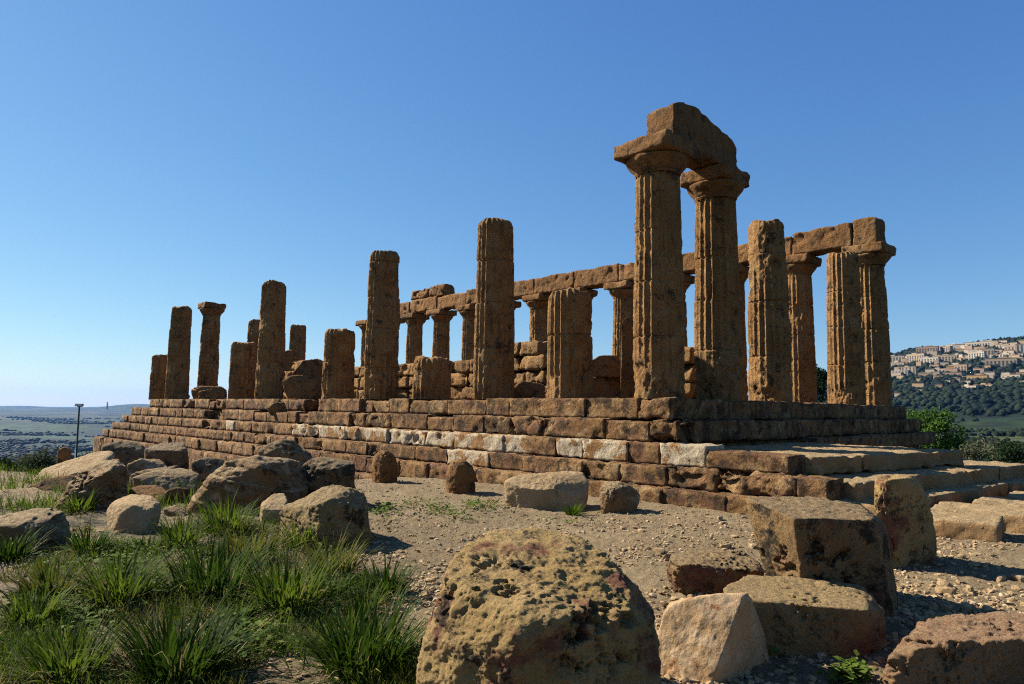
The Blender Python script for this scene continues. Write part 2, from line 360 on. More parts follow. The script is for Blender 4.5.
# ------------------------------------------------------------------ temple platform
S = 3.06
def CX(k): return 0 if k == 0 else -(S*k-.17) + (.17 if k == 12 else 0)
def CY(k): return 0 if k == 0 else S*k-.23-(.23 if k == 5 else 0)
rnd = random.Random(5)
plat = empty('temple_platform', (-18, 8, -2.15), 'long stepped sandstone temple base with worn courses and remains of white plaster', 'temple base')
def place(o): o.matrix_parent_inverse = plat.matrix_world.inverted()
def part(bag, name, mat, parent=plat, label=None):
    o = bag.build(name, mat)
    o.parent = parent
    if parent is plat: o.matrix_parent_inverse.identity(); o.location = (18, -8, 2.15)
    if label: o['label'] = label
    return o
TOPS = [0, -.50, -.99, -1.44, -1.84, -2.32]; BOTS = [-.50, -.99, -1.44, -1.84, -2.32, -3.9]
EAST = [.85, 1.25, 3.9, 4.75, 5.1, -6.0]
def run_blocks(a, b, lo, hi):
    out = []; x = a
    while x < b-.05:
        L = rnd.uniform(lo, hi)
        if b-x-L < lo*.6: L = b-x
        out.append((x, x+L)); x += L
    return out
for i in range(6):
    off = .85 + .4*i; dep = .75
    bag = Bag(); pb = Bag(); np_ = 0
    zt, zb = TOPS[i], BOTS[i]
    for (x0, x1) in run_blocks(-36.3-off, EAST[i], .75, 2.1):
        xm = (x0+x1)/2; d = math.hypot(xm-CAM[0], -off-CAM[1])
        if i < 2 and rnd.random() < .05 and xm < -8:
            if bag.n: part(bag, 'step_course', M['step']); bag = Bag()
            continue
        drop = 0
        if i == 2 and xm > 2.3: drop = .10
        if i in (0, 1) and rnd.random() < .18: drop = rnd.uniform(.03, .10)
        jy = rnd.uniform(-.025, .05)
        worn = rnd.random() if rnd.random() > .14 else 1.5
        sz = (x1-x0-.002, dep, zt-zb-drop-.008)
        v, q = block((xm, -off+dep/2+jy, (zt-drop+zb)/2), sz, rz=rnd.uniform(-.012, .012), res=max(.045, d*.0036),
                     r=.005+.020*worn*worn, amp=.016+.018*worn, erode=.02+.10*worn**2*(1 if i < 2 else .6))
        run = None
        if i == 2 and (-13 < xm < 2.6 and rnd.random() < .90 or -22 < xm < -13 and rnd.random() < .3): run = 1
        elif i == 3 and -9 < xm < -4 and rnd.random() < .35: run = 1
        if run:
            if bag.n: part(bag, 'step_course', M['step']); bag = Bag()
            pl_ = Bag(); pl_.add(v, q); o = part(pl_, 'plastered_block', M['plaster']); o['label'] = 'step block still faced with white plaster'
        else: bag.add(v, q)
    if bag.n: part(bag, 'step_course', M['step']); bag = Bag()
    # west return
    for (y0, y1) in run_blocks(-off+dep+.02, 14, 1.1, 1.9) if i < 4 else []:
        v, q = block((-36.3-off+dep/2, (y0+y1)/2, (zt+zb)/2), (dep, y1-y0-.012, zt-zb-.008), res=.2, r=.06); bag.add(v, q)
    if bag.n: part(bag, 'step_course', M['step']); bag = Bag()
    # east return of the two upper courses and of the third behind the pavement
    xe = EAST[i] if i < 2 else 1.65
    if i < 3:
        for (y0, y1) in run_blocks(-off+dep+.02 if i < 2 else 5.2, 14.84+off, 1.1, 1.9):
            d = math.hypot(xe-CAM[0], (y0+y1)/2-CAM[1]); worn = rnd.random()
            v, q = block((xe-dep/2+rnd.uniform(-.03, .02), (y0+y1)/2, (zt+zb)/2-rnd.choice([0, 0, .03])), (dep, y1-y0-.012, zt-zb-.008), rz=rnd.uniform(-.01, .01),
                         res=max(.05, d*.0038), r=.005+.020*worn*worn, amp=.016+.018*worn, erode=.02+.09*worn**2); bag.add(v, q)
    if bag.n: part(bag, 'step_course', M['step'])
# filling behind the courses and the floor
bag = Bag()
for (x0, x1, y0, y1, z0, z1) in ((-36.7, .25, -.3, 15.5, -3.9, -.06), (-37.0, .7, -.7, 15.9, -3.9, -.57), (-37.4, 1.1, -1.1, 16.3, -3.9, -1.06)):
    v, q = block(((x0+x1)/2, (y0+y1)/2, (z0+z1)/2), (x1-x0, y1-y0, z1-z0), res=.6, r=.03, amp=.01, erode=.0); bag.add(v, q)
part(bag, 'core', M['step'])
# broad east pavement on three levels, slabs tilted and worn
def pave(ys, xa, xb, z, x_in, hgt, label):
    bag = Bag(); sl = (xb-xa)/(ys[-1]-ys[0])
    for y0, y1 in zip(ys[:-1], ys[1:]):
        ym = (y0+y1)/2; xe = xa+sl*(ym-ys[0])+rnd.uniform(-.07, .07); L = rnd.uniform(1.5, 1.9)
        for (a, b) in ((x_in, xe-L), (xe-L, xe)):
            v, q = block(((a+b)/2, ym, z-hgt/2+rnd.uniform(-.012, .012)), (b-a-.01, y1-y0-.01, hgt), res=.06, r=rnd.uniform(.02, .04), amp=.02, erode=.07, tilt=(-.012, 0))
            v[:, 0] += sl*(v[:, 1]-ym) + .05*gnoise(np.stack([v[:, 1]*1.3, 0*v[:, 1], 0*v[:, 1]+z], 1)); bag.add(v, q)
    o = part(bag, 'pavement', M['pavement']); o['label'] = label
pave([-.95, .7, 3.0, 5.1], 4.05, 5.15, -1.13, 1.2, .36, 'upper level of worn paving slabs in front of the columns')
pave([-1.35, .9, 3.3, 5.2, 7.3], 4.95, 6.05, -1.50, 3.0, .36, 'middle level of worn paving slabs')
pave([-1.75, .2, 2.6, 4.6, 6.9, 9.2], 5.45, 6.7, -1.80, 3.6, .38, 'lower level of worn paving slabs')
bag = Bag()
for (cx, cy, sx, sy, rz_) in ((6.35, -1.55, 1.5, 1.1, .15), (6.6, .0, 1.55, 1.35, .1), (6.85, 1.6, 1.4, 1.5, .06), (7.0, 3.2, 1.3, 1.4, .05), (7.1, 4.8, 1.2, 1.5, 0)):
    v, q = block((cx, cy, -2.06), (sx, sy, .34), rz=rz_, res=.05, r=.04, amp=.016, erode=.05, tilt=(rnd.uniform(-.02, .02), 0)); bag.add(v, q)
o = part(bag, 'pavement', M['pavement']); o['label'] = 'outermost row of flat slabs lying on the gravel'

# ------------------------------------------------------------------ columns
R0, R1, HSH, HCOL = .642, .548, 5.55, 6.36
def shaft_mesh(h, sd, near, wear, drums, base_wear=0.0, ragged=.10, top_wear=0):
    nth = 20*(9 if near else 6); dz = .05 if near else .085
    zs = set(np.round(np.arange(0, h, dz), 3)); r_ = random.Random(int(sd[0]*100))
    joints = []
    z = 0
    for _ in range(6):
        z += r_.uniform(1.15, 1.75)
        if z < h-.3: joints.append(z); zs |= {z-.03, z-.012, z+.012, z+.03}
    zs = np.array(sorted(zs | {h})); nz = len(zs)
    th = np.linspace(0, 2*np.pi, nth, endpoint=False)
    T, Z = np.meshgrid(th, zs); T = T.ravel(); Z = Z.ravel()
    k = Z/HSH; R = R0 + (R1-R0)*k + .012*np.sin(np.pi*np.clip(k, 0, 1))
    P = np.stack([np.cos(T)*R, np.sin(T)*R, Z], 1) + sd
    fl = (T*20/(2*np.pi)) % 1.0
    m = .9*sstep(.22, .62, fbm(P*np.array([.9, .9, .8]), 3) + wear)
    if base_wear: m = np.clip(m + base_wear*sstep(2.1, .2, Z + .8*gnoise(P*1.3)), 0, 1)
    if top_wear: m = np.clip(m + top_wear*sstep(h-1.7, h-1.3, Z), 0, 1)
    rough = fbm(P*4.2+5, 5, .62); chip = np.maximum(0, fbm(P*2.3+9, 4, .6)-.22)
    r = R*(1-.10*(1-.85*m)*4*fl*(1-fl)) - m*.035 + rough*(.008+.026*m) - chip*(.035+.13*m)
    ox = np.zeros(len(Z)); oy = np.zeros(len(Z)); prev = 0
    for a in joints:
        r -= (.026+.03*r_.random())*np.exp(-((Z-a)/.018)**2)*(.6+1.2*np.maximum(0, gnoise(P*2)))
    edges = [0]+joints+[h+1]
    for a, b in zip(edges[:-1], edges[1:]):
        s = (Z >= a) & (Z < b); ox[s] = r_.uniform(-.012, .012); oy[s] = r_.uniform(-.012, .012); r[s] *= 1+r_.uniform(-.008, .008)
    # broken rim
    if ragged:
        top = sstep(h-.22, h, Z); r -= top*top*(.05+.10*np.maximum(0, gnoise(P*1.8+2)))
        Z = Z + ragged*(fbm(np.stack([np.cos(T), np.sin(T), 0*T], 1)*.8+sd, 3))*sstep(h-.6, h, Z)
    V = np.stack([np.cos(T)*r+ox, np.sin(T)*r+oy, Z], 1)
    i = np.arange(nz-1)[:, None]; j = np.arange(nth)[None, :]; jn = (j+1) % nth
    Q = np.stack([i*nth+j, i*nth+jn, (i+1)*nth+jn, (i+1)*nth+j], -1).reshape(-1, 4)
    last = V[-nth:]; Vs = [V]; n = len(V); cen = last.mean(0)
    prev = np.arange(nth)+(nz-1)*nth
    for f in (.8, .55, .3, .1):
        ring = cen+(last-cen)*f; ring[:, 2] = cen[2]+(last[:, 2]-cen[2])*f + (.07*fbm(ring*3+sd, 3)+.02 if ragged else 0)
        cur = np.arange(nth)+n; Vs.append(ring); n += nth
        jj = np.arange(nth); Q = np.concatenate([Q, np.stack([prev[jj], prev[(jj+1) % nth], cur[(jj+1) % nth], cur[jj]], 1)]); prev = cur
    Vs.append([cen + np.array([0, 0, .02])]); jj = np.arange(nth)
    Tt = np.stack([prev[jj], prev[(jj+1) % nth], np.full(nth, n)], 1)
    return np.concatenate(Vs), [Q, Tt]
def echinus_mesh(sd, near, wear):
    nth = 96 if near else 60
    prof = [(0, .545), (.03, .56), (.05, .575), (.07, .56), (.10, .585), (.16, .63), (.23, .69), (.30, .745), (.36, .775), (.40, .78), (.42, .76), (.43, .5), (.43, .0)]
    Z = []; Rr = []
    for (a, b), (c, d) in zip(prof[:-1], prof[1:]):
        for t in np.linspace(0, 1, 3)[:-1]: Z.append(a+(c-a)*t); Rr.append(b+(d-b)*t)
    Z = np.array(Z); Rr = np.array(Rr); th = np.linspace(0, 2*np.pi, nth, endpoint=False)
    T, Zg = np.meshgrid(th, Z); _, Rg = np.meshgrid(th, Rr); T = T.ravel(); Zg = Zg.ravel(); Rg = Rg.ravel()
    P = np.stack([np.cos(T)*Rg, np.sin(T)*Rg, Zg], 1)
    f = fbm(P*2.2+sd, 4, .6); Rg = np.maximum(.0, Rg*(1 + .03*f - np.maximum(0, fbm(P*1.1+sd+4, 3)-.1)*(.16+.25*wear)*(Rg > .6)))
    V = np.stack([np.cos(T)*Rg, np.sin(T)*Rg, Zg], 1); nz = len(Z)
    i = np.arange(nz-1)[:, None]; j = np.arange(nth)[None, :]; jn = (j+1) % nth
    return V, np.stack([i*nth+j, i*nth+jn, (i+1)*nth+jn, (i+1)*nth+j], -1).reshape(-1, 4)
def column(x, y, h, label, cap=False, wear=0.0, near=False, base_wear=0.0, abw=1.62, ragged=.10, group='fluted columns of the temple', rz=0, top_wear=0):
    root = empty('temple_column', (x, y, -.02), label, 'column', group)
    sd = nseed()
    hh = HSH if cap else h
    V, F = shaft_mesh(hh, sd, near, wear, 4, base_wear, 0 if cap else ragged, top_wear)
    sh = obj('shaft', V, F, M['temple'], root)
    if cap:
        V, F = echinus_mesh(sd, near, wear)
        e = obj('capital', V, F, M['capital'], root, (0, 0, HSH-.015))
        v, q = block((0, 0, .195), (abw, abw, .39), res=.05 if near else .09, r=.07+.06*wear, amp=.018, erode=.05+.25*max(0, wear), rz=rz)
        obj('abacus', v, q, M['capital'], e, (0, 0, .43))
    return root
def H(u, v, k, row):
    """height of a broken top seen at photo (u, v) for a column at grid place"""
    x, y = row; d = (np.array([x, y, 0])-CAM)
    dep = d[0]*_F[0]+d[1]*_F[1]
    for _ in range(6):
        z = CAM[2] + dep*0 + (342-v)/FPX*0
        p = at(u, v, dep); dep += ((np.array([x, y])-p[:2])@np.array([math.cos(YAW), math.sin(YAW)]))
    return float(at(u, v, dep)[2])
SROW = {1: (568, 293, 'thick broken column stump about half height standing left of the nearest corner column', .05),
        2: (493, 222, 'tall broken column without capital, tallest of the row left of the corner', -.05),
        3: (432, 358, 'lowest squat column stump standing between two tall broken columns', .1),
        4: (381, 252, 'tall broken column with a cracked upper drum right of the medium stump', 0),
        5: (339, 330, 'medium height column stump standing alone beside rounded fallen drum', .05),
        7: (270, 282, 'tall broken column directly right of a stump half its height', .05),
        8: (241, 343, 'broad column stump touching the left side of a taller broken column', .05),
        11: (178, 307, 'tall broken column next to the leftmost stump on the platform edge', .05),
        12: (157, 355, 'leftmost column stump at the far end of the platform', .05)}
column(0, 0, 0, 'nearest corner column with broad capital, carrying the high lone lintel', True, -.14, True, .9, 1.6)
for k, (u, v, lab, w) in SROW.items():
    column(CX(k), 0, H(u, v, k, (CX(k), 0)), lab, False, w, k <= 4)
column(0, CY(1), 0, 'tall capped column with badly eroded foot, second under the lone lintel', True, -.08, True, 1.0, 1.42)
column(0, CY(2), H(769, 222, 0, (0, CY(2))), 'broken column with rough eroded upper drum, right of the lone lintel pair', False, .16, True, .5, top_wear=.9)
column(0, CY(4), H(845, 254, 0, (0, CY(4))), 'uncapped fluted column just left of the right corner column', False, -.05, True, .3)
column(0, CY(5), 0, 'rightmost corner column with round worn capital under the end of the long lintel', True, .05, True, .6, 1.6)
NLAB = {1: 'capped back row column next to the right corner column, under the long lintel', 2: 'back row column half hidden behind the broken rough topped column',
        3: 'back row column glimpsed between the two columns of the lone lintel', 4: 'back row column seen left of the nearest corner column',
        5: 'back row column hidden behind the thick half height stump', 6: 'back row column seen between the tallest broken column and the thick stump',
        7: 'back row column just behind the tallest broken column', 8: 'slim back row column under the stepped second course of lintels, right one of three',
        9: 'slim back row column under the stepped second course of lintels, middle one of three', 10: 'slim back row column under the left end of the lintels, left one of three',
        11: 'back row column behind the tall column with cracked upper drum', 12: 'last back row column with free capital, carrying no lintel'}
for k in range(1, 13):
    column(CX(k), CY(5), 0, NLAB[k], True, rnd.uniform(-.1, .1), False, .3, rnd.uniform(1.5, 1.66))
column(CX(12), CY(1), 0, 'far end column with a one sided worn capital, standing free of any lintel', True, .15, False, .2, 1.35)
column(CX(12), CY(2), H(253, 321, 0, (CX(12), CY(2))), 'broken far end column peeping out behind the tall broken column', False, .05)
column(CX(12), CY(3), H(298, 326, 0, (CX(12), CY(3))), 'slender broken far end column standing behind the low rubble', False, .05)
column(-32.3, 6.0, H(287, 351, 0, (-32.3, 6.0)), 'low inner stump in front of the slender far end column', False, .1)

# ------------------------------------------------------------------ lintel blocks
def lintel(x0, x1, y0, y1, z0, z1, label, res=.07, top=None, **kw):
    c = ((x0+x1)/2, (y0+y1)/2, (z0+z1)/2)
    v, q = block((0, 0, 0), (x1-x0, y1-y0, z1-z0), res=res, **kw)
    if top is not None:
        h = (z1-z0)/2; f = top(v); w = np.clip((v[:, 2]+h)/(2*h), 0, 1); v[:, 2] += f*w
    o = obj('lintel_block', v, q, M['capital'], None, c)
    return tag(o, label, 'lintel', 'lintel blocks on the columns')
def top_lone(v):
    y = v[:, 1]
    return np.interp(y, [-1.6, -1.35, -1.1, -.5, .0, .6, 1.1, 1.4, 1.6], [-.08, .05, .15, .21, .14, .02, -.08, -.18, -.36]) + .05*fbm(v*2.5, 3)
lintel(-.40, .46, .06, 3.22, 6.35, 7.38, 'lone weathered lintel with sloping broken top across the two nearest capped columns', .05, top_lone, r=.04, amp=.014, erode=.03)
ll = {0: 'lintel block forming the right end of the long lintel, on the corner capital',
      1: 'long rough lintel block left of the right end block, with eroded underside',
      2: 'lintel block just left of the long rough one, behind the broken column', 3: 'lintel block seen through the gap right of the second capped column', 4: 'lintel block seen in the gap between the two nearest capped columns',
      5: 'lintel block touching the left edge of the nearest corner column', 6: 'lintel block above the thick half height stump',
      7: 'lintel block in the gap just right of the tallest broken column', 8: 'lintel block hidden behind the tallest broken column',
      9: 'lower lintel block just left of the tallest broken column', 10: 'lower lintel block under the stepped second course', 11: 'lintel block at the left end of the long lintel'}
lintel(-.42, .50, CY(5)-.5, CY(5)+.5, 6.35, 7.42, ll[0], .07, None, r=.06, amp=.02, erode=.05)
for k in range(0, 11):
    x1 = CX(k) if k else -.45; x0 = CX(k+1)
    def tp(v, k=k): return .05*fbm(v*.9+k*3, 3)
    if k == 10: x0 += .2
    lintel(x0+.012, x1-.012, CY(5)-.48+rnd.uniform(-.04, .04), CY(5)+.48, 6.35+rnd.uniform(0, .03), 7.30+rnd.uniform(-.10, .06), ll[k+1], .08, tp, r=.05, amp=.022, erode=.07)
lintel(-28.3, -26.55, CY(5)-.45, CY(5)+.45, 7.27, 8.05, 'right one of two upper blocks stacked on the long lintel', .09, None, r=.1, amp=.04, erode=.12)
lintel(-30.4, -28.35, CY(5)-.45, CY(5)+.45, 7.27, 7.98, 'left one of two upper blocks stacked on the long lintel', .09, None, r=.14, amp=.05, erode=.16)

# ------------------------------------------------------------------ inner chamber walls
def wall(name, blocks, label, mat=None):
    bag = Bag(); c = blocks[0][:3]
    for (x, y, z, sx, sy, sz, rz_) in blocks:
        v, q = block((x, y, z), (sx, sy, sz), rz=rz_, res=.10, r=.07, amp=.045, erode=.16); bag.add(v, q)
    o = bag.build(name, mat or M['temple'], None, (c[0], c[1], 0)); return tag(o, label, 'wall', 'inner chamber walls')
def courses(x0, x1, y, prof, t=.9, hh=.52):
    out = []; z = 0; k = 0
    while z < 3.2:
        for (a, b) in run_blocks(x0+(k % 2)*.35, x1, .9, 1.7):
            if z + hh*.7 <= np.interp((a+b)/2, *prof)+rnd.uniform(-.12, .12):
                out.append(((a+b)/2, y+rnd.uniform(-.04, .04), z+hh/2, b-a-.02, t, hh-.01, rnd.uniform(-.02, .02)))
        z += hh; k += 1
    return out
wall('chamber_wall', courses(-19.5, -9.6, 3.3, ([-19.5, -16, -14.2, -12, -10.6, -9.6], [1.9, 1.7, 1.55, 1.75, 1.75, 1.6])), 'ragged inner wall behind the lowest stump, between tall broken columns')
wall('chamber_wall', courses(-9.2, -5.6, 3.3, ([-9.2, -8.3, -7.2, -6.6, -5.6], [1.3, 2.2, 2.2, 1.7, 1.5])), 'tall inner wall end of big blocks between the tallest broken column and thick stump')
wall('chamber_wall', courses(-28, -20.5, 3.3, ([-28, -26, -24.5, -22, -20.5], [.8, 1.6, 2.1, 1.9, 1.7])), 'crumbled inner wall behind the medium stump at the left')
wall('chamber_wall', courses(-30, -6, 12.0, ([-30, -20, -10, -6], [1.2, 1.6, 1.5, 1.2])), 'low far inner wall in front of the back row columns')
wall('chamber_wall', courses(-2.6, -.9, 3.6, ([-3, -2, -1, 0], [1.4, 1.5, 1.45, 1.4]), t=1.2), 'short piece of inner wall right behind the nearest corner column')

# ------------------------------------------------------------------ rocks
def rock_from(pts, mat, name, label, cat, group=None, n=36, p=18, a1=.05, a2=.03, pit=0.0, freq=1.0, strata=0, facets=12, cut=(.92, .985), crack=.6, seed=None):
    pts = np.array(pts, float); bm = bmesh.new()
    for q in pts: bm.verts.new(q)
    res = bmesh.ops.convex_hull(bm, input=bm.verts)
    bm.normal_update()
    lo, hi = pts.min(0), pts.max(0); ext = (hi-lo)/2
    c = (pts.mean(0)*.5 + (lo+hi)/2*.5)
    pl = []
    for f in bm.faces:
        nn = np.array(f.normal); hh = float((np.array(f.verts[0].co)-c)@nn)
        if hh < 0: nn, hh = -nn, -hh
        if f.calc_area() > 1e-6: pl.append((*nn, max(hh, .02)))
    rr_ = np.random.RandomState(int(abs(pts).sum()*1000) % 99991)
    for _ in range(facets):
        dd = rr_.normal(size=3); dd /= np.linalg.norm(dd); hs = ((pts-c)@dd).max(); pl.append((*dd, max(.03, hs*rr_.uniform(*cut))))
    bm.free(); pl = np.unique(np.round(np.array(pl), 4), axis=0)
    D, Q = cubegrid(n, n, n); D = np.tan(D*math.pi/4*.98)/math.tan(math.pi/4*.98); D = D*ext; D = D/np.linalg.norm(D, axis=1)[:, None]
    s = np.maximum(0, D@pl[:, :3].T)/pl[:, 3]
    p = p*3; a1 *= .6; a2 *= .62
    mx = s.max(1)[:, None]; r = 1/(mx[:, 0]*(((s/mx)**p).sum(1))**(1/p))
    size = float(np.mean(ext)); sd = nseed() if seed is None else np.array([seed*3.7, seed*1.3, seed*7.1]); P = D*r[:, None]; w = P/size
    dr = size*(a1*fbm(w*1.3*freq+sd, 3) + a2*fbm(w*5*freq+sd, 5, .62))
    rid = 1-abs(gnoise(w*2.4*freq+sd+7)); dr -= size*a1*crack*sstep(.88, 1.0, rid)*sstep(-.15, .3, gnoise(w*.9+sd+2))          # cracks and ledges
    if strata:
        sn = np.sin((w[:, 2]+.25*w[:, 0])*13+2.2*gnoise(w+sd)); dr += size*strata*(sstep(-.2, .2, sn)-.5)
    if pit:
        f1 = fbm(w*4.5*freq+sd+3, 4, .6); reg = sstep(-.1, .35, gnoise(w*1.2+sd+5))
        dr -= size*pit*np.maximum(0, f1-.12)*reg
    P = D*(r+dr)[:, None]
    o = obj(name, P, Q, mat, None, c)
    return tag(o, label, cat, group)
def rock(d, pts, mat, label, name='fallen_block', cat='stone block', group='fallen blocks around the temple', ground=True, steep=1, **kw):
    """pts: (photo u, photo v, metres behind the depth d) for each corner of the block"""
    uc = np.mean([q[0] for q in pts]); vb = max(q[1] for q in pts)
    k = gd(uc, vb)*(vb-410.4)/1234 if ground else 1
    W_ = [at(u, v, (d+(dd*steep if dd < 1.2 else dd))*k) for (u, v, dd) in pts]
    if ground:
        low = [w for w, q in zip(W_, pts) if q[1] > vb-14]
        for w in low: W_.append(np.array([w[0], w[1], min(w[2], hz(w[0], w[1])) - .12]))
    return rock_from(W_, M[mat], name, label, cat, group, **kw)
# right foreground
rock(3.5, [(408, 775, .25), (512, 790, -.05), (664, 775, .25), (416, 651, .35), (432, 610, .4), (446, 578, .5), (512, 640, .0), (530, 622, .02), (632, 612, .3), (655, 632, .4),
           (456, 549, .8), (473, 534, 1.0), (510, 530, 1.15), (556, 527, 1.15), (610, 552, 1.0), (632, 585, .8), (654, 606, .75), (440, 700, 1.3), (640, 690, 1.3), (430, 650, 1.0)],
     'ochre', 'largest ochre boulder with black pitted top, centre front', 'boulder', 'boulder', n=124, p=34, a1=.055, a2=.036, pit=.20, freq=1.35, crack=.2, seed=4, facets=9, cut=(.88, .97))
rock(4.45, [(645, 692, .3), (704, 704, -.02), (778, 692, .55), (654, 640, .3), (668, 597, .42), (747, 589, .30), (752, 600, .55), (769, 646, .6), (690, 700, .9), (770, 690, .9)],
     'speckled', 'pale slab with orange specks leaning right of the largest boulder', n=70, p=40, a1=.025, a2=.02)
rock(4.95, [(733, 598, .1), (868, 610, 0), (764, 660, 0), (868, 664, 0), (721, 587, .35), (748, 574, .75), (828, 578, .85), (862, 586, .75), (886, 611, .4), (888, 636, .35), (876, 660, .35), (725, 610, .3), (760, 645, .8), (870, 640, .9)],
     'purple', 'flat topped brown block lying in front of the big dark block', n=70, p=26, a1=.035, a2=.03, pit=.15)
rock(5.75, [(794, 519, 0), (874, 520, .12), (743, 496, .5), (792, 493, 1.05), (862, 504, 1.05), (887, 526, .6), (772, 596, .3), (808, 632, 0), (896, 628, .12), (890, 556, .55), (900, 604, .45), (775, 590, 1.0), (893, 600, 1.1), (748, 516, .5)],
     'bigblock', 'big dark square block with rough flat top and purple left side', n=80, p=26, a1=.035, a2=.03, pit=.2)
rock(6.6, [(672, 561, .05), (757, 572, .1), (664, 568, .3), (671, 553, .5), (698, 549, .8), (750, 550, .85), (764, 562, .6), (768, 572, .4), (730, 586, 0), (700, 599, 0), (678, 595, .1), (667, 582, .3), (740, 575, .9)],
     'bigblock', 'low brown block left of the big dark block', n=60, p=14, a1=.08, a2=.06, pit=.25, freq=1.3, facets=20, cut=(.86, .97))
rock(7.9, [(874, 520, .05), (887, 546, .0), (889, 566, .0), (874, 478, .2), (888, 474, .35), (917, 475, .4), (920, 489, .15), (932, 504, .3), (937, 537, .35), (937, 569, .3), (893, 566, .55), (925, 566, .65), (884, 480, .0), (905, 478, .05), (876, 560, .35)],
     'ochre', 'upright ochre pillar stone standing alone right of the dark block', n=64, p=22, a1=.05, a2=.03, pit=.2, facets=3)
rock(4.3, [(884, 660, .1), (905, 637, .25), (920, 622, .5), (960, 614, .85), (1015, 611, 1.0), (1060, 622, .9), (1070, 660, .4), (1040, 720, .15), (900, 700, .05), (880, 690, .25), (960, 700, 0), (955, 640, .1), (1030, 640, .15), (900, 690, 1.0), (1060, 690, 1.1)],
     'pink', 'low wide block with rubbly top and purple stain at the right edge', n=84, p=20, a1=.06, a2=.05, pit=.12, freq=1.5, facets=3, cut=(.92, .98), crack=.3, seed=3)
rock(5.1, [(915, 628, .1), (930, 615, .3), (950, 612, .35), (955, 630, .2), (945, 640, .1), (925, 640, .1), (940, 638, .4)], 'ochre', 'small ochre lump lying on the low wide block', 'fallen_stone', 'stone', n=24)
# middle distance
def stump(d, u0, u1, vt, vb, mat, label):
    uc = (u0+u1)/2; w = (u1-u0)/2; pts = []
    for k in range(10):
        a = k/10*2*math.pi; c, s = math.cos(a), math.sin(a); rr = w*d/FPX
        pts += [(uc+w*c, vb+4, rr*s), (uc+w*1.0*c, vb-(vb-vt)*.55, rr*s), (uc+w*.8*c, vt+(vb-vt)*.16, rr*.8*s), (uc+w*.35*c, vt, rr*.35*s)]
    rock(d, pts, mat, label, 'stone_stump', 'stone', 'rounded stone stumps before the steps', n=34, p=12, a1=.05, a2=.035, pit=.15)
stump(17.2, 371, 398, 450, 480, 'brownrock', 'farther dark rounded stump standing at the foot of the steps')
stump(14.9, 445, 476, 459, 493, 'brownrock', 'nearer brown rounded stump left of the pale boulder')
rock(12.6, [(503, 482, .3), (512, 472, .5), (553, 469, .7), (583, 472, .6), (589, 482, .4), (586, 499, .1), (565, 509, 0), (528, 509, 0), (506, 499, .2), (540, 485, 0), (520, 480, .1), (575, 495, .9), (515, 495, 1.0)], 'pale', 'pale angular boulder lying before the steps', 'boulder', 'boulder', n=54, p=24, a1=.045, a2=.03, facets=8, cut=(.72, .93))
rock(12.0, [(599, 491, .2), (603, 482, .3), (624, 480, .4), (638, 487, .35), (642, 498, .3), (633, 511, .1), (615, 515, 0), (601, 508, .1), (612, 490, .0), (630, 505, .7), (605, 500, .7)], 'grey', 'round grey boulder right of the pale angular one', 'boulder', 'boulder', n=42, p=9, a1=.05, a2=.04, pit=.1, facets=8, cut=(.78, .95))
# left group
rock(9.0, [(279, 508, .7), (306, 496, .75), (331, 484, .6), (350, 487, .5), (365, 493, .55), (369, 517, .3), (372, 548, .3), (318, 557, 0), (283, 545, .5), (319, 505, .02), (330, 500, .05), (360, 512, .2), (285, 540, 1.3), (365, 535, 1.2), (350, 490, 1.1)], 'tan', 'broken tan block with lit left face standing in the grass', n=64, p=34, a1=.035, a2=.035, facets=3, cut=(.90, .97), freq=1.5, strata=.02, crack=.4, seed=9)
rock(11.9, [(183, 515, .3), (193, 489, .4), (211, 474, .6), (226, 461, .8), (254, 455, .7), (283, 458, .9), (300, 462, 1.2), (314, 472, 1.3), (300, 505, .4), (240, 515, 0), (225, 478, .2), (262, 466, .3), (300, 500, 1.9), (200, 505, 1.6)], 'grey', 'big grey boulder with long sloping left side', 'boulder', 'boulder', steep=.55, n=56, p=16, a1=.05, a2=.03, facets=6, cut=(.76, .94), freq=1.5, strata=.028)
rock(14.0, [(250, 458, .3), (262, 447, .5), (274, 441, .7), (290, 437, .8), (308, 446, .7), (320, 455, .5), (318, 485, .2), (250, 490, .2), (280, 452, .1), (310, 480, 1.7), (260, 480, 1.8)], 'darkrock', 'dark boulder rising behind the big grey boulder', 'boulder', 'boulder', steep=.6, n=40, p=14, a1=.06, a2=.035, facets=6, cut=(.76, .94), freq=1.5, strata=.028)
rock(12.6, [(283, 492, .2), (290, 475, .3), (311, 459, .5), (331, 453, .6), (350, 456, .5), (359, 473, .3), (357, 502, .2), (300, 505, 0), (320, 470, .0), (345, 470, .05), (350, 495, 1.4), (295, 490, 1.3)], 'darkrock', 'rounded dark boulder with a pale crack, above the broken tan block', 'boulder', 'boulder', steep=.55, n=48, p=10, a1=.07, a2=.035, facets=6, cut=(.76, .94), freq=1.5, strata=.028)
rock(11.2, [(260, 503, .2), (272, 494, .3), (285, 492, .4), (288, 500, .2), (282, 510, 0), (262, 510, 0), (280, 505, .5)], 'pale', 'small pale stone tucked beside the big grey boulder', 'fallen_stone', 'stone', n=22)
rock(10.2, [(106, 509, .3), (115, 500, .4), (131, 494, .6), (151, 495, .6), (161, 503, .5), (160, 520, .2), (145, 530, 0), (109, 531, .05), (125, 505, .1), (150, 505, .15), (150, 520, .9), (112, 520, .9)], 'pale', 'pale clean block lying alone on gravel by the grass', n=44, p=26, a1=.035, a2=.03, facets=5, cut=(.80, .95))
rock(11.8, [(163, 508, .1), (176, 505, .2), (186, 509, .2), (185, 518, 0), (165, 519, 0), (178, 515, .5)], 'grey', 'small grey stone right of the pale clean block', 'fallen_stone', 'stone', n=22)
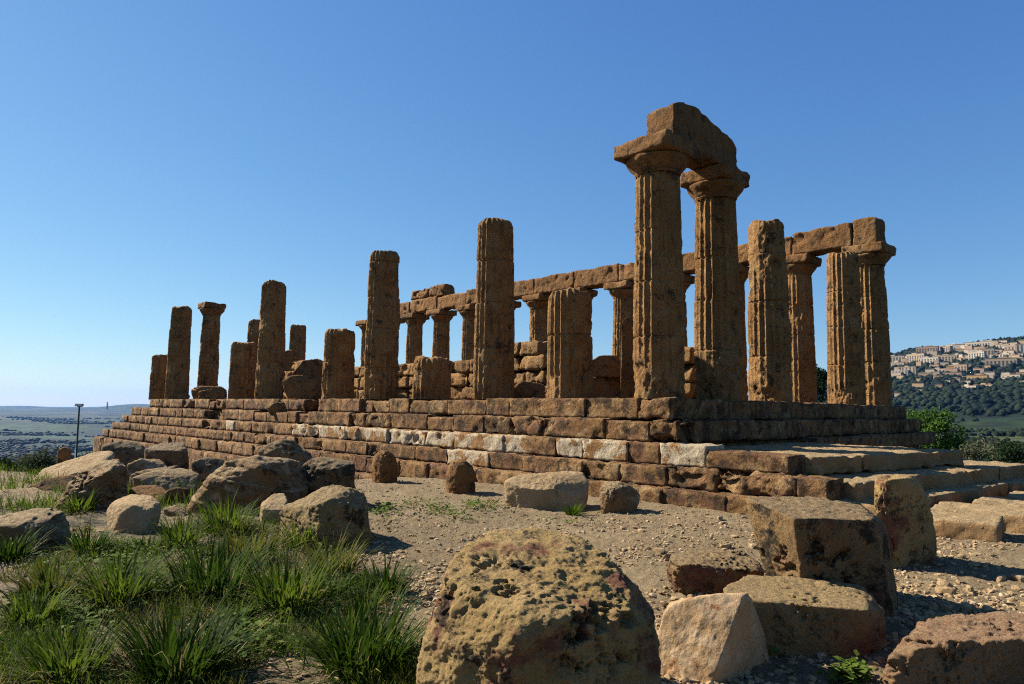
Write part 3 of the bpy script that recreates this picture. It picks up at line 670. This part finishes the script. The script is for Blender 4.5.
rock(12.2, [(56, 506, .3), (68, 485, .5), (78, 474, .7), (101, 460, 1.0), (119, 457, 1.1), (127, 468, .9), (128, 495, .6), (112, 514, .2), (68, 516, .0), (88, 482, .1), (112, 470, .3), (120, 500, 1.9), (70, 500, 1.6)], 'grey', 'large tilted boulder with pale pitted top', 'boulder', 'boulder', steep=.55, n=52, p=16, a1=.05, a2=.035, pit=.2, facets=6, cut=(.76, .94), freq=1.5, strata=.028)
rock(18.0, [(33, 480, .2), (44, 468, .5), (72, 461, .8), (98, 451, 1.2), (115, 450, 1.2), (115, 460, .9), (92, 468, .3), (60, 478, 0), (45, 490, 0), (110, 475, 1.7), (60, 485, 1.5)], 'pale', 'long pale slab sloping up behind the large tilted boulder', n=36, p=22, a1=.03, a2=.025)
rock(14.8, [(15, 494, .2), (44, 479, .5), (70, 474, .7), (77, 476, .7), (60, 497, .2), (55, 510, .1), (18, 508, 0), (70, 495, 1.2), (30, 500, 1.3)], 'brownrock', 'smooth tilted brown slab left of the large tilted boulder', n=36, p=26, a1=.03, a2=.02)
rock(16.5, [(-20, 492, .2), (5, 486, .4), (30, 478, .6), (33, 484, .4), (20, 500, 0), (-20, 505, 0), (15, 498, 1.2), (-15, 498, 1.2)], 'brownrock', 'low reddish slab at the left edge', n=30, p=20, a1=.04, a2=.03)
rock(8.6, [(-60, 528, .3), (0, 515, .5), (33, 508, .7), (58, 507, .8), (69, 516, .6), (74, 548, .3), (40, 556, 0), (-60, 565, 0), (30, 525, .1), (60, 540, 1.3), (-50, 540, 1.5)], 'grey', 'wide grey slab at the lower left edge', steep=.6, n=50, p=20, a1=.035, a2=.03, pit=.15)
rock(14.6, [(132, 477, .1), (150, 471, .4), (182, 467, .8), (201, 474, .7), (200, 488, .4), (166, 496, 0), (134, 490, 0), (190, 485, 1.3), (140, 485, 1.4)], 'grey', 'flat grey slab behind the pale clean block', n=36, p=22, a1=.025, a2=.025)
rock(16.2, [(130, 474, .1), (152, 468, .2), (180, 465, .5), (184, 469, .5), (160, 476, 0), (136, 482, 0), (170, 476, .7), (140, 480, .7)], 'grey', 'narrow grooved grey slab lying behind the flat one', n=36, p=26, a1=.02, a2=.02, strata=.05)
rock(18.5, [(126, 464, .2), (140, 458, .4), (160, 459, .7), (170, 468, .5), (165, 482, .1), (130, 484, 0), (155, 475, 1.2)], 'grey', 'grey slab between the tilted boulder and the dark wall block', n=30, p=20, a1=.035, a2=.03)
rock(20.5, [(144, 449, .2), (160, 443, .5), (186, 441, .7), (189, 448, .4), (189, 470, .2), (146, 474, 0), (160, 450, .0), (185, 452, .1), (185, 465, 1.6), (150, 465, 1.6)], 'darkrock', 'squared dark block leaning against the foot of the steps', n=36, p=22, a1=.04, a2=.03)
rock(13.2, [(166, 490, .1), (178, 487, .2), (190, 489, .3), (190, 506, 0), (168, 508, 0), (186, 500, .8)], 'brownrock', 'small squared brown block under the flat grey slab', n=26, p=20)
rock(20, [(57, 451, 0), (64, 446, .2), (71, 449, .2), (74, 468, 0), (56, 470, 0), (66, 455, .6), (60, 460, .6)], 'brownrock', 'small reddish standing stone near the lamp post', 'standing_stone', 'stone', None, n=20)
rock(4.4, [(448, 545, .0), (455, 537, .2), (470, 534, .3), (468, 560, .1), (446, 575, .0), (465, 570, .5)], 'ochre', 'rough shoulder stone touching the back of the largest boulder', 'fallen_stone', 'stone', n=24, p=14) if False else None
rock(14.0, [(-30, 500, .2), (0, 489, .6), (34, 486, .8), (50, 494, .6), (46, 512, .1), (10, 518, 0), (-30, 518, 0), (30, 505, 1.3), (-20, 505, 1.5)], 'grey', 'grey slab at the left edge between wide slab and reddish slab', n=36, p=20, a1=.04, a2=.03)
rock(13.0, [(128, 490, .1), (140, 484, .4), (160, 485, .6), (168, 492, .4), (160, 502, 0), (132, 502, 0), (150, 498, 1.0)], 'brownrock', 'brown block wedged between tilted boulder and flat grey slab', n=30, p=20)
rock(22.0, [(100, 446, .2), (118, 440, .5), (140, 441, .7), (148, 450, .4), (140, 470, 0), (104, 470, 0), (130, 460, 1.6)], 'darkrock', 'dark rough block at the far left foot of the steps', n=32, p=18)
rock(18.0, [(190, 462, .2), (205, 456, .4), (222, 458, .5), (230, 468, .3), (222, 482, 0), (194, 482, 0), (212, 474, 1.2)], 'darkrock', 'rough dark stone between squared dark block and big grey boulder', 'fallen_stone', 'stone', n=30, p=14)
# on the platform
def prow(u, v, y): return depth_y(u, v, y)
def pstone(y, pts, mat, label, **kw):
    u, v = pts[0][:2]; d = depth_y(np.mean([a[0] for a in pts]), 400, y); rock(d, pts, mat, label, 'fallen_stone', 'stone', 'fallen stones on the temple platform', ground=False, **kw)
pstone(.2, [(281, 380, .1), (290, 375, .3), (314, 374, .5), (321, 380, .4), (319, 392, .1), (312, 401, 0), (292, 402, 0), (284, 394, 0), (305, 395, .9)], 'brownrock', 'rounded drum fragment lying beside the medium stump', n=30, p=12)
pstone(.3, [(190, 389, .1), (198, 385, .3), (222, 386, .5), (228, 390, .4), (228, 402, 0), (192, 402, 0), (210, 395, .9)], 'brownrock', 'pair of flat stones before the far end column, bigger one', n=24, p=12)
pstone(-.1, [(198, 391, .0), (214, 388, .2), (222, 394, .2), (215, 401, 0), (198, 401, 0), (210, 397, .5)], 'brownrock', 'smaller round stone propped on the flat stone before the far end column', n=20, p=10)
pstone(.0, [(174, 394, .0), (186, 392, .2), (191, 396, .2), (188, 401, 0), (176, 401, 0), (184, 398, .5)], 'brownrock', 'low stone at the foot of the far left tall column', n=20, p=12)
pstone(1.6, [(292, 372, .2), (303, 360, .5), (318, 358, .6), (325, 368, .5), (324, 400, .2), (293, 402, 0), (310, 385, 1.2)], 'brownrock', 'heap like rough stone behind the rounded drum fragment', n=32, p=10, a1=.1, a2=.06)
pstone(2.4, [(588, 362, .2), (600, 355, .4), (618, 355, .6), (623, 364, .5), (622, 378, .2), (590, 377, 0), (610, 370, 1.1)], 'brownrock', 'upper stone of the pile right of the thick stump', n=30, p=12)
pstone(2.2, [(586, 379, .2), (600, 375, .4), (622, 377, .6), (625, 404, .2), (586, 404, 0), (610, 395, 1.2)], 'brownrock', 'lower stone of the pile right of the thick stump', n=30, p=12)
pstone(2.6, [(622, 318, .1), (629, 313, .2), (635, 320, .2), (636, 370, .1), (636, 404, .1), (620, 404, 0), (622, 360, 0), (630, 395, .5)], 'brownrock', 'narrow upright stone close to the nearest corner column', n=36, p=14)
pstone(1.0, [(510, 388, .1), (522, 380, .4), (545, 384, .5), (546, 404, 0), (512, 404, 0), (535, 395, 1.0)], 'brownrock', 'broken stone on the floor right of the tallest broken column', n=28, p=12)
pstone(-1.1, [(266, 408, .0), (274, 402, .2), (288, 402, .3), (293, 408, .2), (288, 416, 0), (270, 416, 0), (282, 412, .6)], 'brownrock', 'fallen stone resting on the second step at the left', n=22, p=10)

# ------------------------------------------------------------------ loose stones and gravel
ICO = bmesh.new(); bmesh.ops.create_icosphere(ICO, subdivisions=1, radius=1)
IV = np.array([v.co[:] for v in ICO.verts]); IF = np.array([[v.index for v in f.verts] for f in ICO.faces]); ICO.free()
ICO = bmesh.new(); bmesh.ops.create_icosphere(ICO, subdivisions=2, radius=1)
IV2 = np.array([v.co[:] for v in ICO.verts]); IF2 = np.array([[v.index for v in f.verts] for f in ICO.faces]); ICO.free()
rg = np.random.RandomState(3)
def pebble(c, s, base=IV, sq=.6, jit=.34):
    v = base*(1+jit*rg.uniform(-1, 1, (len(base), 1)))
    v = np.sign(v)*abs(v)**.75*np.array([1, rg.uniform(.6, 1), rg.uniform(.4, .8)])*s
    for _ in range(6):
        d = rg.normal(size=3); d /= np.linalg.norm(d); t = v@d; hcap = t.max()*rg.uniform(.5, .85); v = v-np.maximum(0, t-hcap)[:, None]*d
    a = rg.uniform(0, 6.28); ca, sa = math.cos(a), math.sin(a)
    v = np.stack([v[:, 0]*ca-v[:, 1]*sa, v[:, 0]*sa+v[:, 1]*ca, v[:, 2]], 1); return v+c
def scatter(n, u0, u1, v0, v1, smin, smax, dens=None):
    bag = Bag(); k = 0
    U_ = rg.uniform(u0, u1, n*3); V_ = v0+(v1-v0)*rg.uniform(0, 1, n*3)
    P = np.array([at(u, v, gd(u, v)) for u, v in zip(U_, V_)])
    keep = gnoise(P*np.array([.7, .7, 0])+31) + rg.uniform(-.5, .6, len(P)) > .05
    inpl = (P[:, 0] < 5.3) & (P[:, 1] > -2.5); keep &= ~inpl
    P = P[keep][:n]; zz = height(P[:, 0], P[:, 1])
    for p, z in zip(P, zz):
        s = smin*(smax/smin)**(rg.uniform()**2.0)
        bag.add(pebble(np.array([p[0], p[1], z+s*.15]), s), IF)
    return bag
M['gravel'] = stone('gravel_stone', (.33, .26, .175), (.44, .36, .25), (.17, .135, .09), pale=(.58, .52, .42), pale_t=.55, scale=4, bump=.3)
bag = scatter(22000, 330, 1060, 474, 720, .008, .048)
for sub in (scatter(4500, -40, 430, 500, 720, .008, .05), scatter(1500, 600, 1060, 520, 700, .012, .06)):
    for f in sub.F[3]: pass
    V = np.concatenate(sub.V); F = np.concatenate(sub.F[3]); bag.add(V, F)
o = bag.build('gravel', M['gravel'], smooth=False); tag(o, 'scattered small gravel on the dry ground', 'gravel', kind='stuff')
for i in range(46):
    u, v = rg.uniform(380, 1020), rg.uniform(495, 640)
    if i < 16: u, v = rg.uniform(640, 760), rg.uniform(505, 560)
    elif i < 28: u, v = rg.uniform(930, 1020), rg.uniform(575, 625)
    p = at(u, v, gd(u, v))
    if p[0] < 5.4 and p[1] > -2.6: continue
    s = rg.uniform(.04, .10); z = hz(p[0], p[1])
    o = obj('loose_stone', pebble(np.zeros(3), s, IV2, jit=.09), IF2, M['gravel'] if rg.uniform() < .6 else M['pale'], None, (p[0], p[1], z+s*.2), False)
    tag(o, 'fist sized pale loose stone lying on the gravel', 'stone', 'loose stones on the gravel')

# ------------------------------------------------------------------ grass and herbs
def blades(bag, base, n, L0, L1, w, spread, lean, seg=4, rad=.1, droop=.9):
    for _ in range(n):
        a = rg.uniform(0, 6.28); q = rad*math.sqrt(rg.uniform()); b = np.array([base[0]+q*math.cos(a), base[1]+q*math.sin(a), base[2]])
        az = a + rg.normal(0, .5); L = rg.uniform(L0, L1); th = abs(rg.normal(0, spread))+lean
        d = np.array([math.cos(az), math.sin(az), 0]); sd_ = np.array([-math.sin(az), math.cos(az), 0])
        t = np.linspace(0, 1, seg+1); ang = th + droop*t*t*rg.uniform(.4, 1.4)
        st = L/seg; pos = [b]
        for k in range(seg): pos.append(pos[-1] + st*(d*math.sin(ang[k]) + np.array([0, 0, math.cos(ang[k])])))
        pos = np.array(pos); ww = w*rg.uniform(.7, 1.2)*(1-t**1.8)*.5+.0006
        tw = sd_*1.0 + np.array([0, 0, .25*rg.normal()])
        V = np.concatenate([pos-tw*ww[:, None], pos+tw*ww[:, None]]); k = np.arange(seg)
        bag.add(V, np.stack([k, k+1, k+seg+2, k+seg+1], 1))
TUFTS = [  # u, v of the foot, height px, mat, n, label
    (365, 668, 115, 'tuft_dark', 300, 'big dark arching grass tuft left of the largest boulder'),
    (175, 675, 110, 'tuft_dark', 330, 'big dark arching grass tuft at the lower left, the widest one'),
    (70, 680, 85, 'tuft_mid', 260, 'bright bladed grass tuft in the lower left corner'),
    (285, 610, 95, 'tuft_mid', 280, 'tall mid green tuft between the two big dark tufts'),
    (212, 598, 95, 'tuft_dark', 260, 'upright dark tuft behind the widest dark one'),
    (385, 592, 55, 'tuft_dark', 160, 'small dark tuft at the right edge of the grass patch'),
    (330, 575, 70, 'tuft_olive', 200, 'olive tinted tuft at the foot of the broken tan block'),
    (250, 560, 70, 'tuft_olive', 200, 'olive tuft with rusty tips in the middle of the patch'),
    (225, 530, 60, 'tuft_mid', 220, 'wide green tuft under the big grey boulder'),
    (120, 605, 75, 'tuft_mid', 240, 'green tuft left of the upright dark one'),
    (50, 600, 60, 'tuft_olive', 200, 'yellowish tuft near the left edge'),
    (10, 560, 50, 'tuft_dark', 160, 'dark tuft cut by the left edge below the wide slab'),
    (90, 555, 45, 'tuft_dark', 160, 'low dark tuft below the pale clean block'),
    (80, 512, 35, 'tuft_mid', 140, 'small green tuft between the tilted boulder and wide slab'),
    (180, 545, 50, 'tuft_mid', 160, 'fresh green tuft right of the pale clean block'),
    (300, 545, 50, 'tuft_mid', 160, 'green tuft hiding the base of the broken tan block'),
    (30, 630, 60, 'tuft_mid', 160, 'loose green tuft above the lower left corner'),
    (420, 660, 40, 'tuft_dark', 90, 'thin dark tuft right against the largest boulder'),
    (573, 513, 22, 'tuft_mid', 90, 'single little green tuft in front of the pale angular boulder'),
]
for q in range(16):
    u = rg.uniform(0, 400); v = 520 + 160*rg.uniform()
    if u < 300 + (v-500)*.9: TUFTS.append((u, v, 22+.16*(v-500)*rg.uniform(.5, 1.2), ('tuft_dark', 'tuft_mid', 'tuft_dark')[q % 3], 90, 'small green tuft growing among the big grass tufts'))
for (u, v, hp, mt, n, lab) in TUFTS:
    d = gd(u, v); p = at(u, v, d); z = hz(p[0], p[1])-.01; L = hp*d/FPX
    bag = Bag(); blades(bag, (p[0], p[1], z), int(n*.85), L*.42, L*.85, .017+.0008*d, .55, .2, 6, L*.30, .9)
    if n > 200: blades(bag, (p[0], p[1], z), n//2, L*.35, L*.7, .010, .8, .5, 4, L*.6)
    o = bag.build('grass_tuft', M[mt], None, (p[0], p[1], z))
    if n > 150:
        db = Bag(); blades(db, (p[0], p[1], z), n//6, L*.3, L*.85, .011, .9, .3, 4, L*.4, 1.4)
        c_ = db.build('dry_blades', M['straw'], None, (p[0], p[1], z)); c_.parent = o; c_.location = (0, 0, 0); c_['label'] = 'dry straw blades in the tuft'
    tag(o, lab, 'grass tuft', 'grass tufts between the stones')
def in_patch(u, v):
    return v > 500 and u < 430 and u < 300+ (v-500)*.9 and not (95 < u < 170 and 480 < v < 535)
for mt, n, L0, L1, lab, nm, sk in (('tuft_mid', 11000, .06, .22, 'short green grass covering the soil between the tufts', 'ground_grass', 0), ('tuft_olive', 5200, .05, .20, 'short olive and rusty grass among the tufts', 'ground_grass', 9),
                              ('straw', 2800, .05, .2, 'dry straw coloured grass patches', 'dry_grass', 17)):
    bag = Bag(); k = 0
    while k < n:
        u = rg.uniform(-40, 430); v = 495 + 210*rg.uniform()
        if not in_patch(u, v): continue
        p = at(u, v, gd(u, v))
        if gnoise([[p[0]*1.1+sk, p[1]*1.1, 3]])[0] < .08 + (.1 if sk else 0): continue
        z = hz(p[0], p[1])
        blades(bag, (p[0], p[1], z), 3, L0, L1, .007, .6, .1, 3, .05); k += 3
    tag(bag.build(nm, M[mt]), lab, 'grass', kind='stuff')
bag = Bag(); k = 0
while k < 4200:
    u = rg.uniform(-40, 270); v = rg.uniform(448, 512); p = at(u, v, gd(u, v))
    if gnoise([[p[0]*.5, p[1]*.5, 8]])[0] < -.05 or p[1] > -4.2: continue
    blades(bag, (p[0], p[1], hz(p[0], p[1])), 3, .12, .42, .014, .5, .1, 3, .12); k += 3
tag(bag.build('scrub_grass', M['tuft_mid']), 'olive and dry scrub grass between the boulders on the left', 'grass', kind='stuff')
bag = Bag()
for (u, v, ru, rv, n) in ((480, 507, 22, 6, 260), (440, 512, 20, 6, 180), (382, 512, 18, 8, 260), (415, 505, 20, 5, 80), (460, 520, 20, 5, 70), (240, 648, 24, 14, 200), (250, 530, 30, 14, 260), (775, 655, 12, 5, 120), (850, 680, 20, 8, 240), (215, 560, 30, 15, 260), (60, 560, 50, 20, 200), (130, 575, 40, 20, 900), (200, 590, 50, 14, 1000), (60, 620, 60, 20, 900), (300, 590, 40, 14, 700), (120, 550, 50, 12, 800), (250, 640, 40, 16, 500), (330, 545, 25, 10, 200), (20, 540, 30, 14, 300), (560, 520, 60, 8, 60)):
    for _ in range(n):
        uu, vv = u+rg.normal(0, .5)*ru, v+rg.normal(0, .5)*rv; p = at(uu, vv, gd(uu, vv)); z = hz(p[0], p[1])
        a = rg.uniform(0, 6.28); s = rg.uniform(.014, .045); hgt = rg.uniform(0, .09)
        d1 = np.array([math.cos(a), math.sin(a), rg.uniform(-.3, .6)])*s; d2 = np.array([-math.sin(a), math.cos(a), rg.uniform(-.3, .6)])*s*.7
        c = np.array([p[0], p[1], z+.01+hgt]); bag.add(np.stack([c-d1, c-d2, c+d1, c+d2]), np.array([[0, 1, 2, 3]]))
tag(bag.build('herbs', M['herb']), 'low green leafy weeds on the gravel', 'weeds', kind='stuff')

# ------------------------------------------------------------------ trees, bushes
def tube(pts, radii, n=8):
    pts = np.array(pts, float); V = []; m = len(pts)
    for i in range(m):
        t = pts[min(i+1, m-1)]-pts[max(i-1, 0)]; t /= np.linalg.norm(t)+1e-9
        a = np.cross(t, [.3, .9, .2]); a /= np.linalg.norm(a); b = np.cross(t, a)
        for k in range(n): V.append(pts[i]+radii[i]*(a*math.cos(6.2832*k/n)+b*math.sin(6.2832*k/n)))
    i = np.arange(m-1)[:, None]; j = np.arange(n)[None]; jn = (j+1) % n
    return np.array(V), np.stack([i*n+j, i*n+jn, (i+1)*n+jn, (i+1)*n+j], -1).reshape(-1, 4)
def tree(x, y, ztop, w, mat, name, label, cat, leaf_s=.09, n=6000, trunk=True, sq=1.0, group='trees and bushes around the temple', z0=None, clumps=26):
    z0 = hz(x, y)-.1 if z0 is None else z0; hgt = ztop-z0
    root = empty(name, (x, y, z0), label, cat, group)
    ch = min(hgt*.85, w*1.0*sq) if trunk else hgt; cz = hgt-ch/2
    cl = []
    for k in range(clumps):
        d = rg.normal(size=3); d /= np.linalg.norm(d); q = rg.uniform(.35, .85)
        cl.append((d*np.array([w/2, w/2, ch/2])*q + [0, 0, cz], rg.uniform(.16, .30)*w*.75))
    bag = Bag(); per = n//clumps; V = []; 
    for c, r in cl:
        d = rg.normal(size=(per, 3)); d /= np.linalg.norm(d, axis=1)[:, None]; p = c + d*r*(rg.uniform(.25, 1, (per, 1))**.5)*np.array([1, 1, .8])
        a = rg.normal(size=(per, 3)); a /= np.linalg.norm(a, axis=1)[:, None]; b = np.cross(a, rg.normal(size=(per, 3))); b /= np.linalg.norm(b, axis=1)[:, None]
        s = leaf_s*rg.uniform(.6, 1.3, (per, 1)); V.append(np.stack([p-a*s, p-b*s*.5, p+a*s, p+b*s*.5], 1).reshape(-1, 4, 3))
    V = np.concatenate(V).reshape(-1, 3); F = np.arange(len(V)).reshape(-1, 4)
    obj('crown', V, F, M[mat], root)
    tb = Bag(); r0 = max(.05, w*.035)
    tb.add(*tube([(0, 0, 0), (.05*w, 0, hgt*.3), (.0, .03*w, hgt*.6), (0, 0, hgt*.85)], [r0, r0*.8, r0*.55, r0*.2]))
    for c, r in cl[:9]: tb.add(*tube([(0, 0, max(.1, c[2]*.45)), c*np.array([.5, .5, .8]), c], [r0*.45, r0*.3, r0*.1], 6))
    tb.build('trunk', M['bark'], root)
    return root
p = at(932, 425, 42); tree(p[0], p[1], at(932, 402, 42)[2], 4.2, 'crown_green', 'broadleaf_tree', 'bright green leafy tree beyond the right end of the platform', 'tree', .10, 7000)
p = at(905, 425, 46); tree(p[0], p[1], at(905, 407, 46)[2], 2.6, 'crown_green', 'broadleaf_tree', 'smaller green tree touching the right end of the platform', 'tree', .10, 3500)
p = at(985, 440, 34); tree(p[0], p[1], at(985, 430, 34)[2], 3.6, 'crown_olive', 'olive_bush', 'grey green olive bush behind the paving at the right', 'bush', .07, 6000, False)
p = at(1015, 445, 30); tree(p[0], p[1], at(1015, 436, 30)[2], 2.4, 'crown_dark', 'olive_bush', 'dark bush at the right edge behind the paving', 'bush', .07, 3500, False)
p = at(817, 385, 58); tree(p[0], p[1], at(817, 361, 58)[2], 3.4, 'crown_dark', 'dark_tree', 'dark tree seen through the gap left of the uncapped fluted column', 'tree', .10, 7000)
p = at(714, 345, 52); tree(p[0], p[1], at(714, 326, 52)[2], 2.9, 'crown_dark', 'dark_tree', 'dark tree peeping through between the two nearest capped columns', 'tree', .10, 4500, True, 1.6)
for (u, v, d, w, mt, lab) in ((40, 451, 38, 2.6, 'crown_olive', 'pale olive bush on the slope left of the lamp post'), (8, 458, 30, 2.8, 'crown_dark', 'dark bush at the left edge beyond the slabs'),
                              (95, 441, 52, 3.2, 'crown_dark', 'dark bush on the slope between lamp post and platform'), (60, 444, 60, 3.4, 'crown_dark', 'dark round bush behind the lamp post'), (20, 443, 60, 4.0, 'crown_olive', 'olive bush farther down the slope at the left')):
    p = at(u, v, d); tree(p[0], p[1], p[2], w, mt, 'slope_bush', lab, 'bush', .08, 3500, False, group='bushes on the left slope')

# ------------------------------------------------------------------ lamp post, mast
p = at(76, 458, 42); zb = hz(p[0], p[1])-.1; zt = at(79, 406, 42)[2]
lp = empty('lamp_post', (p[0], p[1], zb), 'tall dark green lamp post with two small spotlights left of the platform', 'lamp post')
hgt = zt-zb; b = Bag(); b.add(*tube([(0, 0, 0), (0, 0, .25), (0, 0, .26), (.02, -.02, hgt)], [.10, .10, .06, .045], 12)); b.build('pole', M['lamp'], lp)
b = Bag(); b.add(*tube([(-.14*_R[0], -.14*_R[1], hgt-.03), (.16*_R[0], .16*_R[1], hgt-.03)], [.03, .03], 8)); b.build('cross_arm', M['lamp'], lp)
for s in (-.11, .11):
    v, q = block((0, 0, 0), (.19, .18, .17), rz=YAW+.3*s, res=.06, r=.05, amp=0, erode=0)
    h = obj('lamp_head', v, q, M['lamp_head'], lp, (s*_R[0], s*_R[1], hgt+.06))
    v, q = block((0, 0, 0), (.02, .20, .16), rz=YAW+.3*s, res=.06, r=.008, amp=0, erode=0)
    obj('glass', v, q, M['lamp_glass'], h, (-.155*math.cos(YAW+.3*s), -.155*math.sin(YAW+.3*s), 0))
def hit(u, v, dmin=150, dmax=15000):
    r = at(u, v, 1)-CAM; ds = dmin*(dmax/dmin)**np.linspace(0, 1, 500)
    P = CAM+ds[:, None]*r; g = height(P[:, 0], P[:, 1]); k = np.nonzero(P[:, 2] < g)[0]
    i = k[0] if len(k) else None
    return None if i is None else (P[i], ds[i])
h = hit(107, 409.5, 3000)
if h:
    P, d = h; zt = at(107, 402, d)[2]; z0 = hz(P[0], P[1]); b = Bag()
    b.add(*tube([(0, 0, -5), (0, 0, (zt-z0)*.5), (0, 0, zt-z0)], [9, 7, 5], 8)); o = b.build('chimney_tower', WALLS[4], None, None); o.location = (P[0], P[1], z0)
    tag(o, 'thin tower standing far away on the hazy horizon', 'tower')

# ------------------------------------------------------------------ hill town
CITY = [(110,160,155,190,1,'cream apartment block at the left end of the hill town skyline'),(190,250,148,185,0,'tall cream block with flat roof near the left end of the skyline'),(238,300,115,150,2,'brown block on the skyline above the long cream row'),
 (300,360,115,140,0,'low sand house row on the skyline right of the brown block'),(360,412,105,130,1,'pale skyline block left of the long white building'),(455,577,94,114,1,'long low white building on top of the hill'),
 (455,506,138,175,1,'white tower block below the long white building'),(510,546,125,165,0,'cream tower block right of the white one'),(545,626,148,165,1,'wide low white block right of the towers'),(610,650,115,150,5,'rosy block below the hilltop trees'),
 (660,690,105,150,1,'white block at the right edge of the skyline'),(545,628,168,205,0,'broad cream apartment block at mid slope'),(655,700,165,195,0,'cream apartment block at mid slope by the right edge'),(243,306,162,190,1,'white apartment row below the brown skyline block'),
 (310,380,154,182,0,'cream apartment row right of the white row'),(390,442,165,180,5,'low rosy building left of the white tower block'),(105,172,218,245,1,'white stepped villa lowest at the left end of the town'),(168,212,204,240,0,'cream block attached right of the stepped villa'),
 (300,350,210,230,1,'wide low white house at mid slope'),(362,396,198,222,3,'ochre house at mid slope'),(394,432,193,225,2,'sand coloured cube house at mid slope'),(360,405,225,250,5,'rosy house on the lower slope'),(454,512,240,268,3,'yellow ochre house on the lower slope'),
 (600,652,238,262,1,'white house on the lower slope near the dark trees'),(660,690,225,248,0,'cream house on the lower slope at the right edge'),(415,470,285,302,1,'lowest white house among the trees'),(480,540,280,296,2,'lowest sand coloured house among the trees'),(572,610,106,124,0,'cream house among the hilltop trees')]
rb = random.Random(2)
BOXV, BOXQ = cubegrid(1, 1, 1)
def box(c, s): return BOXV*np.array(s)/2+np.array(c), BOXQ
WIN = mesh_from('window', *[BOXV*np.array([.18, 1.25, 1.6])/1.0, BOXQ], M['window'], False)
def house(u0, u1, vt, vb, wi, label, group, wins=True):
    uc = (u0+u1)/2; h = hit(uc, vb, 900)
    if not h: h = hit(uc, vb+5, 900)
    if not h: return
    P, d = h; w = (u1-u0)*d/FPX; z0 = hz(P[0], P[1]); ht = max(4.5, (vb-vt)*d/FPX+1.5); dp = min(11, max(6, w*.3)); w *= 1.35
    root = empty('town_building', (P[0], P[1], z0-1), label, 'building', group)
    root.rotation_euler = (0, 0, math.radians(80)+rb.uniform(-.25, .25))
    b = Bag(); b.add(*box((dp/2, 0, (ht-4)/2), (dp, w, ht+4)))
    if w > 24: b.add(*box((dp/2+1, rb.uniform(-.2, .2)*w, ht+1.2), (dp*.5, w*.25, 2.6)))
    b.build('wall', WALLS[wi], root, smooth=False)
    b = Bag(); b.add(*box((dp/2, 0, ht+.2), (dp+.8, w+.8, .5))); b.build('roof', M['roof'] if rb.random() < .4 else WALLS[rb.choice([0, 1, 4])], root, smooth=False)
    if wins:
        nr = max(1, int(ht/4.2)); nc = max(2, int(w/5.2))
        for r in range(nr):
            for c in range(nc):
                o = bpy.data.objects.new('window', WIN); COL.objects.link(o); o.parent = root
                o.location = (-.05, (c+.5)/nc*w-w/2, 2.4+r*4.0 if nr > 1 else ht*.5)
def zc(a, b): return 864+a*.234, 320+b*.234
for (a0, a1, b0, b1, wi, lab) in CITY:
    u0, v0 = zc(a0, b0); u1, v1 = zc(a1, b1); house(u0, u1, v0, v1, wi, lab, 'buildings of the hill town')
for k in range(115):
    u = rb.uniform(890, 1030); t = rb.random(); ridge = np.interp(u, [890, 911, 925, 976, 1016, 1030], [356, 356, 350, 345, 341, 340]); v = ridge+3+t*t*42
    w = rb.uniform(2.5, 9); house(u, u+w, v-rb.uniform(2, 6), v, rb.choice([0, 1, 1, 2, 5, 4]), 'small pale house scattered among the trees of the hill town', 'small houses of the hill town', False)

# ------------------------------------------------------------------ far woods
def wood(name, label, pts, smin, smax, sq=.9):
    bag = Bag()
    for p in pts:
        s = rg.uniform(smin, smax); v = IV*(1+.28*rg.uniform(-1, 1, (len(IV), 1)))*np.array([s, s, s*sq*rg.uniform(.8, 1.3)])
        bag.add(v+np.array([p[0], p[1], p[2]+s*.35]), IF)
    o = bag.build(name, M['wood_far'], None, None, True); return tag(o, label, 'wood', kind='stuff')
def spread(n, dens, dr, br, jit=.3):
    out = []
    while len(out) < n:
        d = dr[0]*(dr[1]/dr[0])**rg.uniform(0, 1, 4000); be = rg.uniform(br[0], br[1], 4000); a = YAW-np.radians(be)
        x = CAM[0]+d*np.cos(a); y = CAM[1]+d*np.sin(a); P = np.stack([x, y, 0*x], 1)
        k = dens(P, d, be)+rg.uniform(-jit, jit, 4000) > 0; z = height(x, y)
        out += list(np.stack([x, y, z], 1)[k])
    return out[:n]
wood('hillside_wood', 'dark trees covering the slope below and among the town', spread(6000, lambda P, d, b: .45*fbm(P/110, 3) + np.interp(d, [750, 950, 1250, 1500, 2000, 2150], [-1.2, -.5, .25, .0, -.1, .0]), (700, 2150), (21, 42)), 1.8, 6.5)
wood('right_valley_wood', 'dark hedges and trees on the valley floor at the right', spread(900, lambda P, d, b: .9*fbm(P/70, 3)-.45, (330, 900), (20, 45)), 1.2, 3.0)
wood('left_valley_wood', 'dark groves spread over the valley at the left', spread(6000, lambda P, d, b: 1.1*fbm(P/np.array([330, 330, 1]), 4)-.12, (800, 5000), (-45, -24), .08), 3, 9, .5)

# ------------------------------------------------------------------ haze
m = bpy.data.materials.new('haze_air'); m.use_nodes = True; t = m.node_tree; t.nodes.remove(t.nodes['Principled BSDF'])
pv = t.nodes.new('ShaderNodeVolumePrincipled'); pv.inputs['Density'].default_value = 2.6e-5; pv.inputs['Color'].default_value = (.16, .42, 1, 1); pv.inputs['Anisotropy'].default_value = .2
t.links.new(pv.outputs[0], t.nodes['Material Output'].inputs['Volume'])
v, q = box((CAM[0], CAM[1], 60), (34000, 34000, 420))
o = obj('haze', v, q, m, None, None, False); tag(o, 'thin blue haze over the valley', 'haze', kind='stuff')
